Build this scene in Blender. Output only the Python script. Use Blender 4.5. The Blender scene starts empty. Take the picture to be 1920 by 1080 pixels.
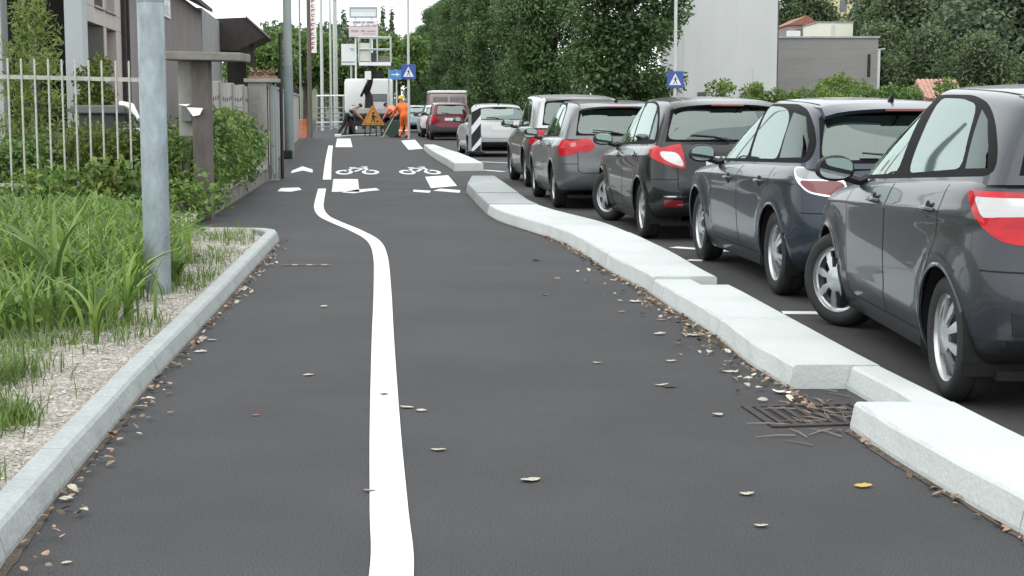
import bpy, bmesh, math, random
import numpy as np
from mathutils import Vector, Matrix
from mathutils.bvhtree import BVHTree

C = bpy.context.scene.collection
R = math.radians
rnd = random.Random(7)

# ------------------------------------------------------------------ camera
scene = bpy.context.scene
CAM_H, FPX, PITCH = 1.38, 2900.0, R(6.69)
cd = bpy.data.cameras.new('camera')
cam = bpy.data.objects.new('camera', cd)
C.objects.link(cam)
cam.location = (0, 0, CAM_H)
cam.rotation_euler = (R(90) - PITCH, 0, 0)
cd.sensor_width = 36
cd.lens = FPX / 1920 * 36
cd.clip_start = 0.1
cd.clip_end = 3000
scene.camera = cam

# ------------------------------------------------------------------ daylight, thin white cloud
SUN_EL, SUN_AZ = R(58), R(205)
world = bpy.data.worlds.new('World')
scene.world = world
world.use_nodes = True
wn, wl = world.node_tree.nodes, world.node_tree.links
wn.clear()
wout = wn.new('ShaderNodeOutputWorld')
wbg = wn.new('ShaderNodeBackground')
sky = wn.new('ShaderNodeTexSky')
sky.sky_type = 'NISHITA'
sky.sun_disc = False
sky.sun_elevation = SUN_EL
sky.sun_rotation = SUN_AZ
wmix = wn.new('ShaderNodeMixRGB')
wtc = wn.new('ShaderNodeTexCoord')
wno = wn.new('ShaderNodeTexNoise')
wno.inputs['Scale'].default_value = 2.2
wno.inputs['Detail'].default_value = 5
wmr = wn.new('ShaderNodeMapRange')
wmr.inputs['To Min'].default_value = 0.82
wmr.inputs['To Max'].default_value = 0.99
wl.new(wtc.outputs['Generated'], wno.inputs['Vector'])
wl.new(wno.outputs['Fac'], wmr.inputs['Value'])
wl.new(wmr.outputs['Result'], wmix.inputs['Fac'])
wl.new(sky.outputs['Color'], wmix.inputs['Color1'])
wmix.inputs['Color2'].default_value = (10.6, 11.0, 11.1, 1)
wl.new(wmix.outputs['Color'], wbg.inputs['Color'])
wbg.inputs['Strength'].default_value = 0.1
wl.new(wbg.outputs['Background'], wout.inputs['Surface'])

sd = bpy.data.lights.new('sun', 'SUN')
sd.energy = 0.75
sd.angle = R(80)
sd.color = (1.0, 0.97, 0.93)
sun = bpy.data.objects.new('sun', sd)
C.objects.link(sun)
sun.location = (0, 0, 60)
sdir = Vector((math.sin(SUN_AZ) * math.cos(SUN_EL), math.cos(SUN_AZ) * math.cos(SUN_EL), math.sin(SUN_EL)))
sun.rotation_euler = sdir.to_track_quat('Z', 'Y').to_euler()

scene.view_settings.view_transform = 'Standard'
scene.view_settings.look = 'None'
scene.view_settings.exposure = 0.72
scene.view_settings.gamma = 1
scene.view_settings.use_curve_mapping = False
scene.render.engine = 'CYCLES'
scene.cycles.max_bounces = 8
scene.cycles.transparent_max_bounces = 16
scene.cycles.caustics_reflective = False
scene.cycles.caustics_refractive = False

# ------------------------------------------------------------------ survey helpers
_cp, _sp = math.cos(PITCH), math.sin(PITCH)

def ray(px, py):
    a, b = (px - 960) / FPX, (540 - py) / FPX
    return Vector((a, _cp + b * _sp, -_sp + b * _cp))

def at(px, py, z=0.0):
    """point at height z seen at that place of the photograph (a survey of the ground plan)"""
    d = ray(px, py)
    t = (z - CAM_H) / d.z
    return Vector((d.x * t, d.y * t, z))

def atd(px, py, y):
    d = ray(px, py)
    t = y / d.y
    return Vector((d.x * t, y, CAM_H + d.z * t))

# ------------------------------------------------------------------ materials
MATS = {}

def lin(r, g, b):
    f = lambda c: (c / 255 / 12.92) if c / 255 <= 0.04045 else ((c / 255 + 0.055) / 1.055) ** 2.4
    return (f(r), f(g), f(b))

def mat(name, col, rough=0.6, metal=0.0, var=0.0, scale=8.0, bump=0.0, bscale=None, coat=0.0, col2=None, spec=0.5,
        detail=6.0, island=0.0, transl=0.0, emit=0.0, stretch=None, coords='Object', speck=None):
    if name in MATS:
        return MATS[name]
    m = bpy.data.materials.new(name)
    m.use_nodes = True
    nt = m.node_tree
    n, l = nt.nodes, nt.links
    b = n['Principled BSDF']
    b.inputs['Base Color'].default_value = (*col, 1)
    b.inputs['Roughness'].default_value = rough
    b.inputs['Metallic'].default_value = metal
    b.inputs['Specular IOR Level'].default_value = spec
    b.inputs['Coat Weight'].default_value = coat
    b.inputs['Coat Roughness'].default_value = 0.03
    if emit:
        b.inputs['Emission Color'].default_value = (*col, 1)
        b.inputs['Emission Strength'].default_value = emit
    tc = n.new('ShaderNodeTexCoord')
    src = tc.outputs[coords]
    if stretch:
        mp = n.new('ShaderNodeMapping')
        mp.inputs['Scale'].default_value = stretch
        l.new(src, mp.inputs['Vector'])
        src = mp.outputs['Vector']
    colsock = None
    if var or col2:
        t = n.new('ShaderNodeTexNoise')
        t.inputs['Scale'].default_value = scale
        t.inputs['Detail'].default_value = detail
        t.inputs['Roughness'].default_value = 0.65
        l.new(src, t.inputs['Vector'])
        cr = n.new('ShaderNodeValToRGB')
        c2 = col2 if col2 else tuple(min(1, c * (1 + var)) for c in col)
        c1 = col if col2 else tuple(c * (1 - var) for c in col)
        cr.color_ramp.elements[0].position = 0.3
        cr.color_ramp.elements[1].position = 0.7
        cr.color_ramp.elements[0].color = (*c1, 1)
        cr.color_ramp.elements[1].color = (*c2, 1)
        l.new(t.outputs['Fac'], cr.inputs['Fac'])
        colsock = cr.outputs['Color']
    if speck:
        t3 = n.new('ShaderNodeTexNoise')
        t3.inputs['Scale'].default_value = speck[0]
        t3.inputs['Detail'].default_value = 2
        l.new(src, t3.inputs['Vector'])
        m3 = n.new('ShaderNodeMapRange')
        m3.inputs['From Min'].default_value = 0.3
        m3.inputs['From Max'].default_value = 0.7
        m3.inputs['To Min'].default_value = 1 - speck[1]
        m3.inputs['To Max'].default_value = 1 + speck[1]
        l.new(t3.outputs['Fac'], m3.inputs['Value'])
        mx = n.new('ShaderNodeMixRGB')
        mx.blend_type = 'MULTIPLY'
        mx.inputs['Fac'].default_value = 1
        if colsock:
            l.new(colsock, mx.inputs['Color1'])
        else:
            mx.inputs['Color1'].default_value = (*col, 1)
        l.new(m3.outputs['Result'], mx.inputs['Color2'])
        colsock = mx.outputs['Color']
    if island:
        g = n.new('ShaderNodeNewGeometry')
        hs = n.new('ShaderNodeHueSaturation')
        mr = n.new('ShaderNodeMapRange')
        mr.inputs['To Min'].default_value = 1 - island
        mr.inputs['To Max'].default_value = 1 + island
        l.new(g.outputs['Random Per Island'], mr.inputs['Value'])
        l.new(mr.outputs['Result'], hs.inputs['Value'])
        mr2 = n.new('ShaderNodeMapRange')
        mr2.inputs['To Min'].default_value = 0.52
        mr2.inputs['To Max'].default_value = 0.47
        l.new(g.outputs['Random Per Island'], mr2.inputs['Value'])
        l.new(mr2.outputs['Result'], hs.inputs['Hue'])
        if colsock:
            l.new(colsock, hs.inputs['Color'])
        else:
            hs.inputs['Color'].default_value = (*col, 1)
        colsock = hs.outputs['Color']
    if colsock:
        l.new(colsock, b.inputs['Base Color'])
    if bump:
        t2 = n.new('ShaderNodeTexNoise')
        t2.inputs['Scale'].default_value = bscale or scale * 6
        t2.inputs['Detail'].default_value = 4
        l.new(src, t2.inputs['Vector'])
        bp = n.new('ShaderNodeBump')
        bp.inputs['Strength'].default_value = bump
        bp.inputs['Distance'].default_value = 0.01
        l.new(t2.outputs['Fac'], bp.inputs['Height'])
        l.new(bp.outputs['Normal'], b.inputs['Normal'])
    if transl:
        tr = n.new('ShaderNodeBsdfTranslucent')
        if colsock:
            l.new(colsock, tr.inputs['Color'])
        else:
            tr.inputs['Color'].default_value = (*col, 1)
        ms = n.new('ShaderNodeMixShader')
        ms.inputs['Fac'].default_value = transl
        l.new(b.outputs['BSDF'], ms.inputs[1])
        l.new(tr.outputs['BSDF'], ms.inputs[2])
        l.new(ms.outputs['Shader'], n['Material Output'].inputs['Surface'])
    MATS[name] = m
    return m

def glass(name, tint, refl=0.12, rough=0.02, ior=1.9):
    if name in MATS:
        return MATS[name]
    m = bpy.data.materials.new(name)
    m.use_nodes = True
    n, l = m.node_tree.nodes, m.node_tree.links
    n.remove(n['Principled BSDF'])
    t = n.new('ShaderNodeBsdfTransparent')
    t.inputs['Color'].default_value = (*tint, 1)
    g = n.new('ShaderNodeBsdfGlossy')
    g.inputs['Roughness'].default_value = rough
    g.inputs['Color'].default_value = (0.86, 1.0, 0.95, 1)
    lw = n.new('ShaderNodeFresnel')
    lw.inputs['IOR'].default_value = ior
    mr = n.new('ShaderNodeMapRange')
    mr.inputs['To Min'].default_value = refl
    mr.inputs['To Max'].default_value = 1.0
    l.new(lw.outputs['Fac'], mr.inputs['Value'])
    ms = n.new('ShaderNodeMixShader')
    l.new(mr.outputs['Result'], ms.inputs['Fac'])
    l.new(t.outputs['BSDF'], ms.inputs[1])
    l.new(g.outputs['BSDF'], ms.inputs[2])
    l.new(ms.outputs['Shader'], n['Material Output'].inputs['Surface'])
    MATS[name] = m
    return m

asphalt = mat('asphalt', (0.050, 0.049, 0.052), 0.82, var=0.20, scale=0.7, bump=0.6, bscale=240, speck=(150, 0.55), spec=0.4)
asphalt_old = mat('asphalt_old', (0.056, 0.054, 0.055), 0.85, var=0.22, scale=0.7, bump=0.5, bscale=220, speck=(120, 0.35), spec=0.4)
paint_w = mat('road_paint', (0.74, 0.75, 0.74), 0.6, var=0.08, scale=6, bump=0.2, bscale=200, speck=(90, 0.05))
paint_worn = mat('worn_road_paint', (0.66, 0.66, 0.65), 0.7, var=0.3, scale=9, bump=0.2, bscale=200, speck=(60, 0.2))
concrete_new = mat('new_concrete', (0.335, 0.36, 0.352), 0.85, var=0.13, scale=3.0, bump=0.35, bscale=70, speck=(45, 0.10))
concrete_pale = mat('pale_concrete', (0.53, 0.56, 0.545), 0.88, var=0.09, scale=1.3, bump=0.45, bscale=50, speck=(50, 0.04))
concrete_old = mat('old_concrete', (0.20, 0.19, 0.175), 0.9, var=0.35, scale=3.5, bump=0.5, bscale=40, speck=(30, 0.2))
concrete_mid = mat('weathered_concrete', (0.30, 0.29, 0.27), 0.9, var=0.3, scale=2.5, bump=0.4, bscale=40, stretch=(1, 1, .35))
soil = mat('soil_gravel', (0.22, 0.195, 0.165), 0.95, col2=(0.42, 0.39, 0.35), scale=5, bump=0.9, bscale=60, speck=(55, 0.5))
earth = mat('earth', (0.09, 0.085, 0.05), 0.95, var=0.4, scale=.8, bump=0.5, bscale=20)
pebble_m = mat('pebble', (0.43, 0.40, 0.36), 0.9, island=0.35, var=0.1, scale=20)
galv = mat('galvanised_steel', (0.34, 0.395, 0.425), 0.42, metal=0.55, var=0.28, scale=9, stretch=(1, 1, .5), bump=0.1, bscale=30)
pole_grey = mat('grey_green_pole', (0.27, 0.31, 0.31), 0.55, metal=0.3, var=0.15, scale=3, stretch=(1, 1, .2))
pole_pale = mat('pale_pole', (0.55, 0.58, 0.56), 0.5, metal=0.2, var=0.08, scale=3)
wood_pole = mat('wooden_pole', (0.13, 0.115, 0.10), 0.85, var=0.3, scale=5, stretch=(1, 1, .1))
fence_paint = mat('fence_paint', (0.40, 0.41, 0.365), 0.65, var=0.25, scale=12, speck=(60, .1))
black_pl = mat('black_plastic', (0.012, 0.012, 0.013), 0.45, var=0.1, scale=30)
trim_black = mat('window_trim_black', (0.005, 0.005, 0.0055), 0.6, spec=.1)
interior_m = mat('car_interior', (0.035, 0.036, 0.038), 0.85, var=0.2, scale=12)
seat_m = mat('seat_cloth', (0.055, 0.057, 0.06), 0.9, var=0.2, scale=30)
rubber = mat('tyre_rubber', (0.018, 0.018, 0.018), 0.75, var=0.15, scale=20)
under_m = mat('underbody', (0.008, 0.008, 0.008), 0.9)
rim_m = mat('rim_silver', (0.55, 0.57, 0.58), 0.32, metal=0.7, var=0.04, scale=20)
disc_m = mat('brake_disc', (0.03, 0.03, 0.03), 0.5, metal=0.4)
chrome = mat('chrome', (0.8, 0.82, 0.82), 0.08, metal=1)
red_lens = mat('red_lens', (0.46, 0.004, 0.012), 0.15, coat=.35, spec=.3, var=.35, scale=9, stretch=(1, 1, 2.5))
red_dark = mat('dark_red_lens', (0.16, 0.006, 0.01), 0.12, coat=1.0)
clear_lens = mat('clear_lens', (0.50, 0.49, 0.49), 0.12, metal=0.3, coat=1.0, var=.06, scale=30, stretch=(.3, .3, 2))
smoked_lens = mat('smoked_lens', (0.26, 0.27, 0.265), 0.12, metal=0.3, coat=1.0)
mirror_gl = mat('mirror_glass', (0.62, 0.70, 0.67), 0.03, metal=1)
plate_m = mat('number_plate', (0.75, 0.76, 0.76), 0.4)
car_glass = glass('car_glass', (0.60, 0.70, 0.67), 0.16, ior=1.75)
rear_glass = glass('rear_glass', (0.50, 0.61, 0.575), 0.10, ior=1.55)
dark_glass = glass('privacy_glass', (0.10, 0.11, 0.11), 0.0, ior=1.4)
leaf_gr = mat('leaf_green', (0.120, 0.215, 0.052), 0.5, island=0.45, var=0.3, scale=1.2, transl=0.3)
leaf_dk = mat('leaf_dark', (0.115, 0.172, 0.076), 0.55, island=0.4, var=0.6, scale=0.16, transl=0.22)
leaf_horn = mat('leaf_hornbeam', (0.098, 0.178, 0.062), 0.5, island=0.45, var=0.55, scale=0.3, transl=0.28)
leaf_far = mat('leaf_far', (0.13, 0.185, 0.105), 0.7, island=0.4, var=0.45, scale=0.15, transl=0.2)  # paler, greyer green: the haze of distance is put into the leaf colour
leaf_lt = mat('leaf_light', (0.155, 0.255, 0.055), 0.5, island=0.4, var=0.25, scale=1.5, transl=0.35)
leaf_fea = mat('leaf_feathery', (0.20, 0.28, 0.075), 0.5, island=0.35, var=0.25, scale=1.5, transl=0.45)
leaf_yel = mat('leaf_yellow_green', (0.13, 0.17, 0.03), 0.55, island=0.35, var=0.3, scale=1.5, transl=0.35)
blade_m = mat('grass_blade', (0.145, 0.255, 0.050), 0.42, island=0.5, var=0.3, scale=2.5, transl=0.35)
blade_s = mat('short_grass', (0.125, 0.21, 0.05), 0.5, island=0.4, var=0.3, scale=2, transl=0.35)
bark = mat('bark', (0.075, 0.062, 0.05), 0.9, var=0.35, scale=6, stretch=(1, 1, .25), bump=0.5, bscale=25)
litter_m = mat('dry_leaf', (0.25, 0.175, 0.115), 0.85, island=0.55, var=0.35, scale=25)
pale_leaf = mat('pale_leaf', (0.46, 0.43, 0.34), 0.8, island=0.25, var=0.3, scale=40)
twig_m = mat('twig', (0.22, 0.18, 0.15), 0.9, island=0.4)

# ------------------------------------------------------------------ object helpers
def setp(o, label=None, cat=None, group=None, kind=None):
    if label: o['label'] = label
    if cat: o['category'] = cat
    if group: o['group'] = group
    if kind: o['kind'] = kind
    return o

def thing(name, label, cat, loc=(0, 0, 0), rz=0.0, group=None):
    o = bpy.data.objects.new(name, None)
    o.empty_display_size = 0.2
    C.objects.link(o)
    o.location = loc
    o.rotation_euler = (0, 0, rz)
    return setp(o, label, cat, group)

def link(name, me, parent=None, loc=(0, 0, 0), rot=(0, 0, 0)):
    o = bpy.data.objects.new(name, me)
    C.objects.link(o)
    o.parent = parent
    o.location = loc
    o.rotation_euler = rot
    return o

def np_mesh(name, V, F, mats, smooth=False, mi=None):
    me = bpy.data.meshes.new(name)
    V = np.asarray(V, dtype=np.float32).reshape(-1, 3)
    F = np.asarray(F, dtype=np.int32)
    k = F.shape[1]
    me.vertices.add(len(V)); me.vertices.foreach_set('co', V.ravel())
    me.loops.add(F.size); me.loops.foreach_set('vertex_index', F.ravel())
    me.polygons.add(len(F))
    me.polygons.foreach_set('loop_start', np.arange(0, F.size, k, dtype=np.int32))
    for m in (mats if isinstance(mats, (list, tuple)) else [mats]):
        me.materials.append(m)
    if mi is not None:
        me.polygons.foreach_set('material_index', np.asarray(mi, dtype=np.int32))
    me.update(calc_edges=True)
    me.polygons.foreach_set('use_smooth', np.full(len(F), smooth))
    return me

class MB:
    def __init__(s):
        s.v, s.f, s.m = [], [], []
    def add(s, vs, fs, mi=0, M=None):
        o = len(s.v)
        for p in vs:
            p = Vector(p)
            s.v.append(tuple(M @ p) if M is not None else tuple(p))
        for f in fs:
            s.f.append([i + o for i in f]); s.m.append(mi)
        return s
    def box(s, x0, x1, y0, y1, z0, z1, mi=0, M=None):
        v = [(x0, y0, z0), (x1, y0, z0), (x1, y1, z0), (x0, y1, z0), (x0, y0, z1), (x1, y0, z1), (x1, y1, z1), (x0, y1, z1)]
        return s.add(v, [(0, 3, 2, 1), (4, 5, 6, 7), (0, 1, 5, 4), (1, 2, 6, 5), (2, 3, 7, 6), (3, 0, 4, 7)], mi, M)
    def bbox(s, x0, x1, y0, y1, z0, z1, b=0.01, mi=0, M=None):
        """box with chamfered edges"""
        bm = bmesh.new()
        bmesh.ops.create_cube(bm, size=1)
        for v in bm.verts:
            v.co = Vector(((x0 + x1) / 2 + v.co.x * (x1 - x0), (y0 + y1) / 2 + v.co.y * (y1 - y0), (z0 + z1) / 2 + v.co.z * (z1 - z0)))
        bmesh.ops.bevel(bm, geom=bm.edges[:], offset=b, segments=2, affect='EDGES', profile=0.6)
        bm.verts.index_update()
        s.add([v.co.copy() for v in bm.verts], [[v.index for v in f.verts] for f in bm.faces], mi, M)
        bm.free()
        return s
    def tube(s, pts, r, n=8, mi=0, cap=True, M=None):
        pts = [Vector(p) for p in pts]
        rs = r if isinstance(r, (list, tuple)) else [r] * len(pts)
        vs, fs = [], []
        up = Vector((0, 0, 1))
        for i, p in enumerate(pts):
            t = (pts[min(i + 1, len(pts) - 1)] - pts[max(i - 1, 0)]).normalized()
            a = t.cross(up if abs(t.z) < 0.9 else Vector((0, 1, 0))).normalized()
            b = t.cross(a).normalized()
            for k in range(n):
                an = 2 * math.pi * k / n
                vs.append(p + (a * math.cos(an) + b * math.sin(an)) * rs[i])
        for i in range(len(pts) - 1):
            for k in range(n):
                fs.append((i * n + k, i * n + (k + 1) % n, (i + 1) * n + (k + 1) % n, (i + 1) * n + k))
        if cap:
            fs.append(tuple(range(n))); fs.append(tuple(range((len(pts) - 1) * n, len(pts) * n)))
        return s.add(vs, fs, mi, M)
    def prism(s, poly, z0, z1, mi=0, M=None):
        n = len(poly)
        vs = [(p[0], p[1], z0) for p in poly] + [(p[0], p[1], z1) for p in poly]
        fs = [tuple(range(n))[::-1], tuple(range(n, 2 * n))] + [(i, (i + 1) % n, n + (i + 1) % n, n + i) for i in range(n)]
        return s.add(vs, fs, mi, M)
    def plate(s, poly_xz, y0, y1, mi=0, M=None):
        """outline in x,z given depth in y"""
        n = len(poly_xz)
        vs = [(p[0], y0, p[1]) for p in poly_xz] + [(p[0], y1, p[1]) for p in poly_xz]
        fs = [tuple(range(n)), tuple(range(n, 2 * n))[::-1]] + [(i, n + i, n + (i + 1) % n, (i + 1) % n) for i in range(n)]
        return s.add(vs, fs, mi, M)
    def lathe(s, prof, n=32, axis='Z', mi=0, M=None, cap=False):
        vs, fs = [], []
        for (r, h) in prof:
            for k in range(n):
                a = 2 * math.pi * k / n
                c, q = r * math.cos(a), r * math.sin(a)
                vs.append((c, q, h) if axis == 'Z' else (h, c, q))
        for i in range(len(prof) - 1):
            for k in range(n):
                fs.append((i * n + k, i * n + (k + 1) % n, (i + 1) * n + (k + 1) % n, (i + 1) * n + k))
        if cap:
            fs.append(tuple(range(n))); fs.append(tuple(range((len(prof) - 1) * n, len(prof) * n)))
        return s.add(vs, fs, mi, M)
    def mesh(s, name, mats, smooth=False):
        me = bpy.data.meshes.new(name)
        me.from_pydata(s.v, [], s.f)
        for m in (mats if isinstance(mats, (list, tuple)) else [mats]):
            me.materials.append(m)
        me.polygons.foreach_set('material_index', s.m)
        bm = bmesh.new(); bm.from_mesh(me)
        bmesh.ops.recalc_face_normals(bm, faces=bm.faces)
        bm.to_mesh(me); bm.free()
        me.polygons.foreach_set('use_smooth', [smooth] * len(me.polygons))
        if smooth:
            try:
                me.set_sharp_from_angle(angle=R(40))
            except Exception:
                pass
        return me
    def build(s, name, mats, parent=None, smooth=False, loc=(0, 0, 0), rot=(0, 0, 0)):
        return link(name, s.mesh(name, mats, smooth), parent, loc, rot)

def copy_thing(o, loc=None, rz=None, label=None, scale=None):
    def rec(ob, par):
        c = ob.copy(); C.objects.link(c); c.parent = par
        for ch in ob.children: rec(ch, c)
        return c
    c = rec(o, None)
    if loc is not None: c.location = loc
    if rz is not None: c.rotation_euler = (0, 0, rz)
    if scale is not None: c.scale = scale
    if label: c['label'] = label
    return c

def flat_poly(name, pts, z, m, kind=None, label=None, cat=None, group=None):
    """one flat sheet with that outline (pts: x, y); its origin at its centre"""
    cx = sum(p[0] for p in pts) / len(pts); cy = sum(p[1] for p in pts) / len(pts)
    bm = bmesh.new()
    vs = [bm.verts.new((p[0] - cx, p[1] - cy, 0)) for p in pts]
    es = [bm.edges.new((vs[i], vs[(i + 1) % len(vs)])) for i in range(len(vs))]
    bmesh.ops.triangle_fill(bm, use_beauty=True, edges=es)
    bmesh.ops.recalc_face_normals(bm, faces=bm.faces)
    for f in bm.faces:
        if f.normal.z < 0: f.normal_flip()
    me = bpy.data.meshes.new(name); bm.to_mesh(me); bm.free()
    me.materials.append(m)
    return setp(link(name, me, None, (cx, cy, z)), label, cat, group, kind)

def smooth_line(pts, n=12):
    """Catmull-Rom through the points"""
    P = [Vector(p) for p in pts]
    out = []
    for i in range(len(P) - 1):
        a, b, c, d = P[max(i - 1, 0)], P[i], P[i + 1], P[min(i + 2, len(P) - 1)]
        for k in range(n):
            t = k / n
            out.append(0.5 * ((2 * b) + (-a + c) * t + (2 * a - 5 * b + 4 * c - d) * t * t + (-a + 3 * b - 3 * c + d) * t ** 3))
    out.append(P[-1])
    return out

# ------------------------------------------------------------------ ground plan
def g2(px, py, z=0.0):
    p = at(px, py, z)
    return (p.x, p.y)

# right kerb: path-side foot line and road-side top edge, near to far
RK_IN = [(2.02, 3.2), (1.80, 4.1)] + [g2(*p) for p in [(1920, 1010), (1800, 936), (1730, 897), (1621, 827)]]
RK_IN2 = [g2(*p) for p in [(1495, 729), (1463, 723), (1425, 702), (1370, 654), (1332, 622), (1288, 597), (1244, 569), (1206, 540), (1175, 528), (1137, 506), (1099, 480), (1055, 454), (1017, 441), (980, 430), (932, 414), (910, 400), (874, 361)]]
RK_OUT = [(2.38, 3.2), (2.18, 4.4)] + [g2(px, py, .12) for px, py in [(1920, 819), (1749, 730), (1661, 690), (1573, 643), (1479, 592), (1441, 572), (1380, 538), (1332, 517), (1260, 474), (1194, 443), (1134, 418), (1036, 394), (995, 380), (961, 356), (923, 329)]]
ALL_IN = RK_IN + RK_IN2

def x_on(line, y):
    for a, b in zip(line, line[1:]):
        if a[1] <= y <= b[1] or b[1] <= y <= a[1]:
            t = (y - a[1]) / (b[1] - a[1]) if b[1] != a[1] else 0
            return a[0] + (b[0] - a[0]) * t
    return line[0][0] if y < line[0][1] else line[-1][0]

def smoothed(line, w=.55):
    ys = [line[0][1] + (line[-1][1] - line[0][1]) * k / 160 for k in range(161)]
    out = []
    for y in ys:
        ww = min(w, y - ys[0], ys[-1] - y)
        out.append((sum(x_on(line, y + ww * (j / 5)) for j in range(-5, 6)) / 11, y))
    return out
RK_OUT = smoothed(RK_OUT)
ALL_IN = smoothed(ALL_IN)

# earth to the horizon, asphalt sheets butted under the kerb
g = MB(); g.box(-700, 700, -20, 1500, -.06, -.012)
setp(g.build('ground', earth), kind='structure')
mid = [((x_on(ALL_IN, y) + x_on(RK_OUT, y)) / 2, y) for y in (3.2, 4.4, 5.5, 6.5, 7.5, 9, 10.5, 12, 14, 16, 18, 20, 22, 24, 26, 27.8)]
divide = [(mid[0][0] + .6, -4)] + mid + [(-.62, 33.5), (-1.2, 38), (-2.6, 50), (-3.6, 58), (-6.0, 82), (-9.4, 112), (-22, 220)]
left_edge = [(-1.25, -4), (-1.35, 3.0)] + [g2(*p) for p in [(0, 1066), (139, 892), (278, 726), (417, 573), (521, 455)]] + [(-2.52, 16.55), (-3.40, 16.62), (-3.78, 18.7), (-4.20, 24.5), (-4.62, 29.4), (-5.1, 33), (-5.9, 41), (-7.9, 58), (-9.2, 69), (-13.5, 105), (-27, 220)]
flat_poly('path', left_edge + divide[::-1], 0, asphalt, kind='structure')
flat_poly('road', divide + [(60, 220), (60, -4)], 0, asphalt_old, kind='structure')

# ------------------------------------------------------------------ kerbs
def kerb_piece(inn, out, z1, bev=.012, jag=.0, ti=.02):
    """one cast stone between its foot lines; the path-side face leans back by ti"""
    n = len(inn)
    bm = bmesh.new()
    cx = sum(p[0] for p in inn + out) / (2 * n); cy = sum(p[1] for p in inn + out) / (2 * n)
    rows = []
    for k in range(n):
        a, b = Vector((*inn[k], 0)), Vector((*out[k], 0))
        d = (b - a).normalized()
        j = rnd.uniform(-jag, jag); z1j = z1 - bev - (rnd.uniform(0, jag * 1.2) if rnd.random() < .3 else 0)
        at_ = a + d * (ti + j)
        q = [a + Vector((0, 0, -.03)), a + Vector((0, 0, .02)), at_ + Vector((0, 0, z1j)), at_ + d * bev + Vector((0, 0, z1)),
             b - d * bev + Vector((0, 0, z1)), b + Vector((0, 0, z1 - bev)), b + Vector((0, 0, -.03))]
        rows.append([bm.verts.new((v.x - cx, v.y - cy, v.z)) for v in q])
    m = 7
    for k in range(n - 1):
        for i in range(m - 1): bm.faces.new((rows[k][i], rows[k][i + 1], rows[k + 1][i + 1], rows[k + 1][i]))
    bm.faces.new(rows[0]); bm.faces.new(rows[-1][::-1])
    bmesh.ops.recalc_face_normals(bm, faces=bm.faces)
    me = bpy.data.meshes.new('kerb_stone'); bm.to_mesh(me); bm.free()
    return me, (cx, cy)

def stations(y0, y1, st):
    n = max(1, round((y1 - y0) / st))
    return [y0 + (y1 - y0) * k / n for k in range(n + 1)]

rk = thing('kerb', 'pale cast concrete kerb curving along the parked cars, with drain notches', 'kerb', (1.6, 8, 0))
def rk_piece(y0, y1, fin=0.0, fout=1.0, z=.12, m=concrete_pale, st=.16, gap=.004, jag=.005):
    ys = stations(y0 + gap, y1 - gap, st)
    inn, out = [], []
    for y in ys:
        a, b = x_on(ALL_IN, y), x_on(RK_OUT, y)
        inn.append((a + (b - a) * fin, y)); out.append((a + (b - a) * fout, y))
    me, (cx, cy) = kerb_piece(inn, out, z, jag=jag)
    me.materials.append(m)
    me.polygons.foreach_set('use_smooth', [False] * len(me.polygons))
    return link('kerb_stone', me, rk, (cx - 1.6, cy - 8, 0))
for y0, y1 in ((3.3, 4.9), (4.9, 6.55)): rk_piece(y0, y1)
rk_piece(6.55, 7.50, .62, 1.0, .115)                       # the strip left beside the drain notch
for y0, y1 in ((7.50, 9.2), (9.2, 10.95)): rk_piece(y0, y1)
rk_piece(10.95, 11.35, 0, .62, .115)
for y0, y1, z in ((11.35, 13.2, .135), (13.2, 15.4, .135), (15.4, 17.6, .13), (17.6, 19.9, .13), (19.9, 22.4, .14), (22.4, 25.2, .15), (25.2, 27.8, .15)): rk_piece(y0, y1, z=z, m=concrete_pale if y0 < 19 else concrete_new)

lk = thing('kerb', 'thin grey concrete kerb edging the weedy verge left of the path', 'kerb', (-1.9, 9, 0))
LIN = [(-1.36, 3.3)] + [g2(*p) for p in [(0, 1066), (139, 892), (278, 726), (417, 573), (521, 455)]]
ys_j = [3.3, 4.6, 5.7, 6.75, 7.85, 8.9, 10.0, 11.1, 12.2, 13.3, 14.4, 15.5]
for y0, y1 in zip(ys_j, ys_j[1:]):
    ys = stations(y0 + .003, y1 - .003, .4)
    inn = [(x_on(LIN, y), y) for y in ys]
    out = [(x_on(LIN, y) - .135, y) for y in ys]
    me, (cx, cy) = kerb_piece(inn, out, .105, bev=.014, jag=.002)
    me.materials.append(concrete_new)
    link('kerb_stone', me, lk, (cx + 1.9, cy - 9, 0))
# rounded corner and return
ce = x_on(LIN, 15.5)
arc_o = [(ce, 15.5), (ce - .02, 15.85), (ce - .09, 16.15), (ce - .22, 16.33), (ce - .36, 16.40)]
arc_i = [(ce - .135, 15.5), (ce - .15, 15.8), (ce - .20, 16.0), (ce - .28, 16.18), (ce - .37, 16.26)]
me, (cx, cy) = kerb_piece(arc_o, arc_i, .105, bev=.014); me.materials.append(concrete_new); link('kerb_stone', me, lk, (cx + 1.9, cy - 9, 0))
me, (cx, cy) = kerb_piece([(ce - .363, 16.40), (ce - .7, 16.43), (-3.40, 16.47)], [(ce - .373, 16.26), (ce - .7, 16.29), (-3.40, 16.33)], .105, bev=.014); me.materials.append(concrete_new); link('kerb_stone', me, lk, (cx + 1.9, cy - 9, 0))

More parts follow.
